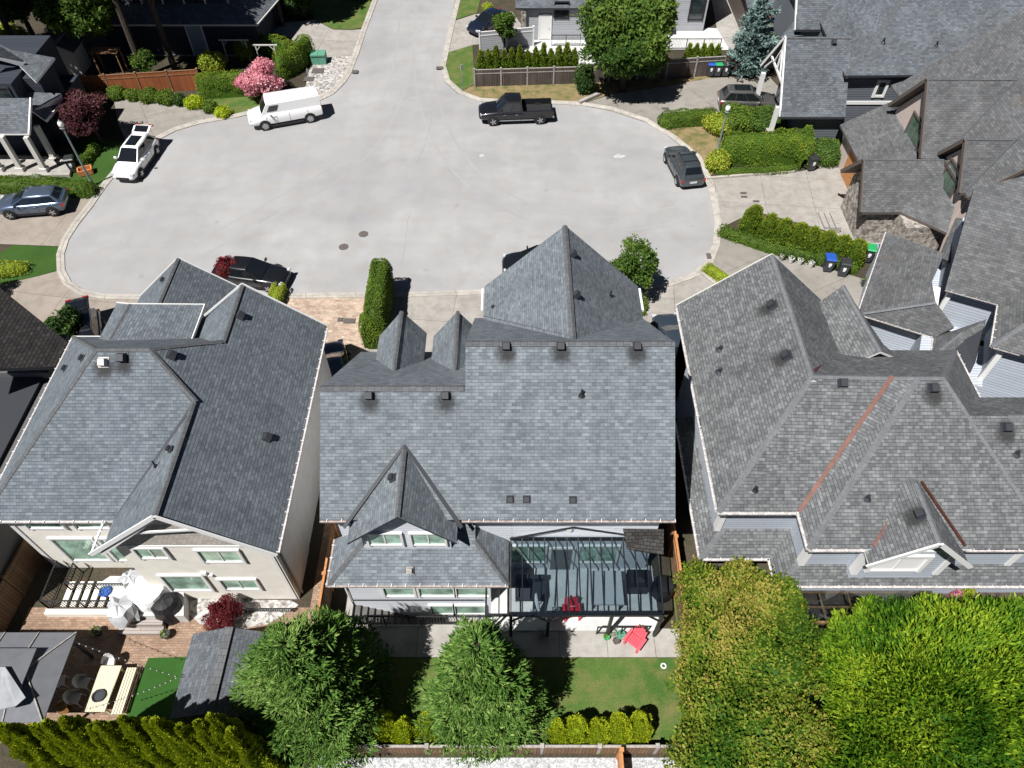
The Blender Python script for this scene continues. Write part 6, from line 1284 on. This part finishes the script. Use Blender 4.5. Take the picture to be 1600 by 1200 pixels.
# garden bits top left
pgl=thing('garden_arbour','rustic brown slatted arbour behind the red fence','arbour',P(178,110,0)); b0=P(178,116,0); m2=MB()
for k in range(6): m2.beam((b0.x-1.1+.0*k,b0.y+.2*k-.5,2.1),(b0.x+1.3,b0.y+.2*k-.5,2.1),.08,.05)
m2.build('slat',M['wood'],pgl)
for sx in (-.9,1.1):
    for sy in (-.4,.5): m2=MB(); m2.beam((b0.x+sx,b0.y+sy,0),(b0.x+sx,b0.y+sy,2.1),.09,.09); m2.build('post',M['wood'],pgl)
for i,(x0,x1,yt,yb,lab) in enumerate(((351,396,69,96,'white timber arbour frame by the navy house, left of the pair'),(402,440,81,104,'white timber arbour frame nearer the pink tree, right of the pair'))):
    t_=thing('timber_arbour',lab,'arbour',P(x0,yb,0)); a,b=P(x0+6,yb,0),P(x1-4,yb,0); hh=1.9; m2=MB(); m2.beam(a+Z*hh-Vector((.3,0,0)),b+Z*hh+Vector((.3,0,0)),.08,.1); m2.beam(a+Z*(hh-.5),a+Z*hh+Vector((.45,0,0)),.05,.05); m2.beam(b+Z*(hh-.5),b+Z*hh-Vector((.45,0,0)),.05,.05); m2.build('top_beam',M['offwhite'],t_)
    for p in (a,b): m3=MB(); m3.beam(p,p+Z*hh,.08,.08); m3.build('post',M['offwhite'],t_)
# low stone kerb walls by the drives
def lowwall(label,pts,mat='kerb',w=.18,h=.22):
    pts=[P(x,y,0) for x,y in pts]; mb=MB()
    for a,b in zip(pts[:-1],pts[1:]): mb.beam(a+Z*h/2,b+Z*h/2,w,h)
    return tag(mb.build('garden_edging',M[mat]),label,'edging')
lowwall('pale concrete edging below the tall hedge on the east drive',[(1104,281),(1240,270)]); lowwall('pale edging beside the low hedge on the south-east drive',[(1093,427),(1128,456)]); lowwall('short grey kerb wall under the big tree',[(905,163),(935,150)],'patio',.3,.3)
# ================= plants
def bush(label,px,r,h,mat='lf_hedge',dens=330,leaf=.10,name='bush',cat='bush',group=None,z=.05,seed=1,n=5):
    b=P(px[0],px[1],0); rs=random.Random(seed); lumps=[((b.x,b.y,h*.45+z),(r*.8,r*.8,h*.55))]
    for k in range(n): a=6.283*k/n+rs.random(); lumps.append(((b.x+math.cos(a)*r*.5,b.y+math.sin(a)*r*.5,h*rs.uniform(.3,.6)),(r*.5,r*.5,h*.42)))
    C,D,Nn=lumps_leaves(lumps,dens,.35,.3,zmin=z); k=len(C); rn=np.clip(.5+.2*vnoise(C,2,seed)+RNG.normal(size=k)*.25,0,1)
    o=leafmesh(name,C,D,Nn,leaf*RNG.uniform(.7,1.3,k),leaf*.6*RNG.uniform(.7,1.3,k),M[mat],None,rn,sphere_core(lumps,.8,8)); return tag(o,label,cat,group)
HG='clipped hedges along the drives'
hedge('low clipped hedge in front of the left porch',pxs([(-20,296),(60,298),(140,303)]),1.3,.95,group=HG)
hedge('short clipped hedge running back beside the porch lawn',pxs([(128,264),(150,240)]),.8,.7,group=HG)
hedge('tall dark clipped hedge block at the right end of the red fence',pxs([(325,150),(385,146)]),1.3,1.9,'lf_cedar',group=HG,dens=200)
hedge('tall clipped hedge curving between the white arbours and green utility box',pxs([(444,122),(462,112),(484,93)]),1.1,2.1,'lf_cedar',group=HG,dens=200)
hedge('clipped hedge behind the white arbours',pxs([(405,82),(430,86),(455,92)]),.9,1.6,'lf_cedar',group=HG,dens=200)
bush('clipped rounded hedge block left of the upper white arbour hedge',(385,92),.9,1.7,'lf_cedar',200,.12,seed=2)
GB='rounded bushes lining the upper left drive'
for i,(x,y,r_,h_,mt,l) in enumerate(((184,153,.85,.95,'lf_hedge','round bright bush nearest the terracotta pot'),(209,155,.7,.85,'lf_hedge','round bush second from the terracotta pot'),(235,157,.9,.95,'lf_hedge','round bush in the middle of the drive edge row'),(262,160,.9,.95,'lf_hedge','mid-green round bush right of the row middle'),(283,163,.7,.85,'lf_dark','darker round bush before the yellowish ones'),(306,168,.8,.85,'lf_gold','yellowish bush in the drive edge row'),(330,174,.7,.8,'lf_hedge','green bush between two yellowish ones'),(350,181,.7,.75,'lf_gold','yellowish bush at the kerb end of the row'))): bush(l,(x,y),r_,h_,mt,300,.11,group=GB,seed=i)
hedge('tall narrow clipped hedge running toward the road beside the paved drive',[(-7.95,29.7),(-7.98,31.5),(-8.0,33.5)],1.3,2.75,dens=380,group=HG,taper=.08,lump=.03,round_=4.2)
hedge('clipped hedge block at the house end of the tall narrow hedge',[(-8.3,29.35),(-7.75,29.35)],1.0,2.45,dens=380,group=HG,lump=.03,round_=4.2)
hedge('small clipped hedge block beside the black sedan',[P(431,480,0),P(438,462,0)],.85,.85,'lf_yellow',group=HG,lump=.02,dens=420,leaf=.07,round_=4.5)
hedge('low clipped hedge beside the north-east drive',pxs([(1040,196),(1070,193),(1108,190)]),1.3,1.0,group=HG)
bush('yellow-green leafy shrub at the lamp post, above the tall hedge',(1120,205),1.3,1.3,'lf_yellow',220,.14,seed=4); bush('broad leafy shrub behind the right lamp post',(1150,200),1.8,1.5,'lf_hedge',200,.15,seed=5); bush('leafy shrub between the lamp hedge and the gabled garage',(1190,203),1.8,1.6,'lf_tree',200,.15,seed=6)
hedge('tall dense clipped hedge left of the dark bin',pxs([(1140,250),(1190,249),(1240,247)]),1.9,2.1,'lf_cedar',group=HG,dens=190)
hedge('narrow upright hedge end beside the dark bin',pxs([(1252,262),(1250,240)]),.9,2.3,'lf_cedar',group=HG,dens=190)
hedge('knee-high trimmed hedge edging the east drive',pxs([(1125,273),(1180,271),(1235,267)]),.7,.5,group=HG)
bush('loose yellow-green shrub at the corner by the grey SUV',(1120,264),.95,1.5,'lf_yellow',260,.15,seed=7); bush('soft bright green shrub behind the dark bin',(1285,247),1.6,1.3,'lf_tree',220,.13,seed=8)
rowpts=[(1170,362),(1197,372),(1219,379),(1241,386),(1263,393),(1285,399),(1307,405),(1329,411)]
for i,p in enumerate(rowpts): cone_shrub('cedar_shrub',['first cedar of the row, tallest, nearest the road','second cedar of the row from the road','third cedar of the row from the road','fourth cedar of the row, behind the white pots','fifth cedar of the row, behind the white pots','sixth cedar of the row, above the blue-lidded bin','seventh cedar of the row, above the black-lidded bin','last cedar of the row, nearest the house'][i],'cedar',P(p[0],p[1],0),2.1 if i==0 else 1.85,.68,M['lf_cedar'],dens=420,leaf=.15,group='cedars in a row behind the pots',seed=20+i,fold=.10,top=1)
hedge('low leafy hedge in front of the cedar row',pxs([(1130,368),(1160,378),(1200,392),(1250,404),(1330,424)]),.8,.65,group=HG,lump=.1)
hedge('low yellow-green hedge by the kerb of the south-east drive',pxs([(1107,425),(1125,436),(1150,454)]),.75,.6,'lf_yellow',group=HG)
hedge('short yellow-green hedge at the far left lawn',pxs([(-10,432),(36,424)]),.9,.7,'lf_yellow',group=HG)
hedge('small strip of hedge beside the right edge of the pointed wing',pxs([(1004,492),(1003,470)]),.5,.5,group=HG)
for i,x in enumerate(range(752,900,12)): cone_shrub('young_cedar','young pointed cedar in the row behind the weathered fence, top centre','cedar',P(x,119-.04*(x-752),0),2.1+.2*(i%3),.42,M['lf_cedar'],dens=260,leaf=.17,group='young cedars behind the weathered fence',seed=40+i,fold=.1)
for i,x in enumerate(range(1072,1126,11)): cone_shrub('young_cedar','young cedar in the short row behind the bins fence','cedar',P(x,104,0),1.9,.42,M['lf_cedar'],dens=260,leaf=.17,group='young cedars behind the bin fence',seed=60+i,fold=.1)
# golden cedars at the back fence
for i,(x,y,h_,r_,l) in enumerate(((603,1160,2.2,.55,'golden cedar at the left of the gap between the two spruces'),(636,1170,2.0,.55,'golden cedar right of the gap middle between two spruces'),(672,1160,2.1,.5,'golden cedar touching the second spruce'),(872,1172,2.0,.5,'leftmost golden cedar right of the second spruce'),(898,1168,2.4,.55,'second golden cedar right of the second spruce'),(931,1172,2.2,.55,'middle golden cedar at the back fence'),(965,1168,2.4,.58,'fourth golden cedar along the back fence'),(993,1164,2.4,.55,'rightmost golden cedar at the back fence'))): cone_shrub('golden_cedar',l,'cedar',P(x,y-18,0),h_*.86,r_,M['lf_gold'],dens=1500,leaf=.085,group='golden cedars along the back fence',seed=80+i,fold=.10,top=1)
# dark cedar screen, lower left
cp=[(-12,1130,5.2,.62),(14,1136,4.8,.6),(46,1128,5.2,.6),(74,1130,5.0,.58),(100,1122,5.2,.6),(130,1126,5.3,.6),(158,1130,5.0,.55),(186,1118,5.4,.6),(224,1120,5.2,.6),(250,1128,5.2,.6),(276,1130,5.0,.55),(306,1126,5.2,.6),(330,1120,5.0,.58),(352,1134,5.0,.55)]
ln=['at the left picture edge','second from the left edge','third from the left edge','fourth from the left edge','fifth, below the long table','sixth, between table and bench','seventh, below the bench end','eighth, left of the dark gap','ninth, right of the dark gap','tenth, below the shed corner','eleventh, below the shed','twelfth, below the shed ridge','thirteenth, next to last before the spruce','last, against the spruce']
for i,(x,y,h_,r_) in enumerate(cp): 
    h_+=1.7; cone_shrub('cedar_tree','tall column cedar in the lower left screen, '+ln[i],'cedar',P(x,y+4,h_).xy.to_3d(),h_*(1+.06*math.sin(i*2.3)),r_*.88,M['lf_screen'],dens=1300,leaf=.11,group='cedar screen along the lower left edge',seed=100+i,fold=.34,folds=4,power=1.8)
# ================= trees
spruce('spruce_tree','big green spruce between the shed and the dark lawn, lower left of centre','spruce',P(446,1010,7.6).xy.to_3d(),7.8,2.7,M['lf_spruce'],whorls=28,per=15,sub=75,twig=.24,tw=.05,seed=5)
spruce('spruce_tree','big green spruce in front of the middle house patio','spruce',P(745,1005,7.8).xy.to_3d(),7.8,2.15,M['lf_spruce'],whorls=28,per=15,sub=75,twig=.24,tw=.05,seed=9)
spruce('blue_spruce','silvery blue spruce behind the wheeled bins','spruce',P(1165,116,0),6.6,1.9,M['lf_blue'],whorls=17,per=9,sub=30,twig=.34,tw=.11,seed=3)
def mass(name,label,cat,lumps,mat,dens,leaf,trunk,seed,jit=.2,up=.2,asp=.6,outw=0.,amp=.2,fr=2.6):
    base=Vector(trunk[0]); root=thing(name,label,cat,base); tree_trunk(root,base,Vector(trunk[1]),.18,[l[0] for l in lumps[:5]])
    C,D,Nn=lumps_leaves(lumps,dens,jit,up,cull=-.35); n=len(C)
    cen=np.mean([np.array(l[0]) for l in lumps],axis=0)
    C=C+unit(C-cen+np.array([0,0,1.]))*(amp*vnoise(C,fr,seed+9)+amp*.6*vnoise(C,fr*2.3,seed+4)+amp*.45*vnoise(C,fr*5,seed+6))[:,None]
    if outw: D=unit(D*.6+unit(C-cen)*outw+np.array([0,0,.25])+RNG.normal(size=D.shape)*.25)
    rn=np.clip(.5+.25*vnoise(C,1.4,seed)+.12*vnoise(C,5,seed+1)+RNG.normal(size=n)*.22,0,1)
    leafmesh('crown',C,D,Nn,leaf*RNG.uniform(.6,1.4,n),leaf*asp*RNG.uniform(.7,1.3,n),M[mat],root,rn,sphere_core(lumps,.72,10)); return root
def lump_px(l): return [(tuple(P(x,y,z)),(r,r,r*k)) for x,y,z,r,k in l]
mass('olive_hedge_tree','huge olive-green leafy tree with reddish tips beside the back lawn','tree',lump_px([(1170,1030,4.6,2.0,.8),(1110,930,3.4,1.25,.8),(1105,1010,4.0,1.3,.9),(1190,960,4.2,1.5,.85),(1120,1110,4.4,1.35,.9),(1215,1050,4.8,1.5,.9),(1190,1150,5.0,1.8,.9),(1110,1200,4.6,1.4,.9),(1245,1150,5.0,1.2,.9),(1240,1000,4.4,1.1,.9),(1090,905,2.9,.75,.9),(1150,905,3.2,.8,.9),(1082,1060,3.2,.85,.9),(1090,1160,3.6,.9,.9),(1200,1230,5.0,1.6,.9),(1225,935,3.6,.8,.9),(1130,985,4.9,.9,.8)]),'lf_olive',420,.135,(P(1150,1190,0),P(1160,1090,3.5)),31,.5,.2,.6)
mass('cedar_hedge_tree','enormous bright green feathery cedar filling the lower right corner','cedar',lump_px([(1450,1130,5.2,2.4,.85),(1340,1050,4.4,1.5,.9),(1350,1150,4.8,1.35,.9),(1420,1020,4.5,1.5,.85),(1520,1010,4.8,1.6,.85),(1600,1010,5.0,1.6,.85),(1580,1110,5.6,1.9,.85),(1500,1190,6.0,2.0,.85),(1380,1220,5.4,1.8,.85),(1610,1200,6.2,2.0,.8),(1325,1005,3.6,.85,.9),(1370,990,3.7,1.0,.9),(1470,985,4.0,1.0,.9),(1560,980,4.3,1.0,.9),(1330,1225,5.0,1.3,.9)]),'lf_bright',480,.24,(P(1480,1190,0),P(1470,1120,4)),33,.5,.3,.26,.6,amp=.26,fr=2.0)
broad('broadleaf_tree','big glossy green tree overhanging the weathered fence, top centre','tree',P(972,142,0),7.8,3.9,M['lf_tree'],70,(.40,.15),26,.85,seed=3,cb=.22,core=.78)
bush('dark ivy shrub at the foot of the big tree by the fence',(912,143),.9,2.4,'lf_dark',150,.17,seed=10)
broad('small_tree','small round-topped tree beside the pale solid fence','tree',P(787,84,0),3.8,1.15,M['lf_tree'],190,(.20,.12),10,.9,seed=4,cb=.35)
broad('street_tree','leafy green tree at the right shoulder of the pointed wing','tree',P(985,470,0),4.2,1.5,M['lf_tree'],210,(.17,.10),12,.9,seed=5,cb=.25,core=.5,jit=.75,lean=(-.15,.2))
broad('purple_maple','purple-leaved maple between the left porch and the drive','maple',P(158,222,0),3.7,2.1,M['lf_purple'],170,(.19,.10),18,.6,seed=6,cb=.3,jit=.45,core=.6,lean=(-.3,0))
broad('red_maple','small red maple beside the black covered grill','maple',P(358,972,0),1.5,.85,M['lf_red'],900,(.075,.045),14,.7,seed=7,cb=.2,jit=.5,core=.55)
broad('red_maple','small red maple against the black sedan','maple',P(363,440,0),1.9,.75,M['lf_red'],420,(.11,.06),10,.7,seed=8,cb=.3,jit=.5,core=.5)
broad('purple_maple','purple maple cut off by the left picture edge','maple',P(-12,462,0),2.2,1.0,M['lf_purple'],260,(.13,.08),10,.7,seed=9,cb=.2,jit=.5,core=.5)
broad('blossom_tree','pink flowering tree behind the white van','blossom tree',P(415,152,0),2.9,1.9,M['lf_pink'],190,(.17,.12),16,.7,seed=10,cb=.15,jit=.5,core=.5)
broad('small_tree','small bright leafy tree behind the red fence','tree',P(236,128,0),2.6,1.1,M['lf_tree'],200,(.17,.09),10,.9,seed=11,cb=.2,jit=.5,core=.5)
bush('soft yellow-green bush behind the tall dark hedge block',(336,112),1.2,1.7,'lf_yellow',180,.16,seed=12)
bush('pale flowering bush at the upper left corner',(22,75),1.9,1.8,'lf_yellow',110,.18,seed=13)
for i,(x,y,h_,r_,l) in enumerate(((-41,60,15,4.5,'tall tree, leftmost of the trunks beyond the small cream shed'),(-31.5,60.3,15.5,4.6,'tall tree whose trunk rises behind the rustic arbour'),(-29.0,60.9,15,4.2,'tall tree whose trunk stands before the navy house'),(-21.5,69.5,13,3.6,'tall tree beside the navy house near the top edge'))): broad('tall_tree',l,'tree',(x,y,0),h_,r_,M['lf_dark'],38,(.42,.26),18,.8,seed=60+i,cb=.5)
broad('shade_tree','large dark tree in the upper left corner, left of the trunk','tree',P(62,75,0),8.5,3.8,M['lf_dark'],70,(.34,.2),20,.8,seed=14,cb=.3)
broad('shade_tree','large tree with sunlit top over the navy house corner','tree',P(158,104,0),7.8,3.0,M['lf_tree'],80,(.32,.19),20,.8,seed=15,cb=.35)
broad('shade_tree','large dark tree cut by the top edge beside the navy house','tree',P(-20,120,0),11.5,3.6,M['lf_dark'],70,(.34,.2),18,.8,seed=16,cb=.35)
bush('green shrubs behind the blue spruce by the timber deck',(1200,98),1.3,2.4,'lf_tree',150,.16,seed=17)
bush('small yellow shrub on the top verge',(762,20),.6,.9,'lf_yellow',220,.12,seed=18)
bush('dark shrub by the navy house corner beside the drive',(470,20),1.6,2.2,'lf_dark',120,.17,seed=19); bush('dark shrub overhanging the road edge at top',(560,-12),2.2,2.6,'lf_dark',110,.17,seed=21)
bush('bright shrub glimpsed at the upper right corner',(1612,40),2.0,6.5,'lf_tree',70,.2,seed=22)
bush('purple flowers at the deck behind the right house',(1488,938),.3,.8,'lf_pink',400,.07,seed=23); bush('yellow-flowered plant at the deck behind the right house',(1505,930),.3,.9,'lf_yellow',400,.08,seed=24)
broad('small_tree','small dark leafy tree beside the black SUV with raised tailgate','tree',(-25.5,29.2,0),3.0,1.0,M['lf_dark'],170,(.2,.12),12,.8,seed=77,cb=.3,core=.5,jit=.5)
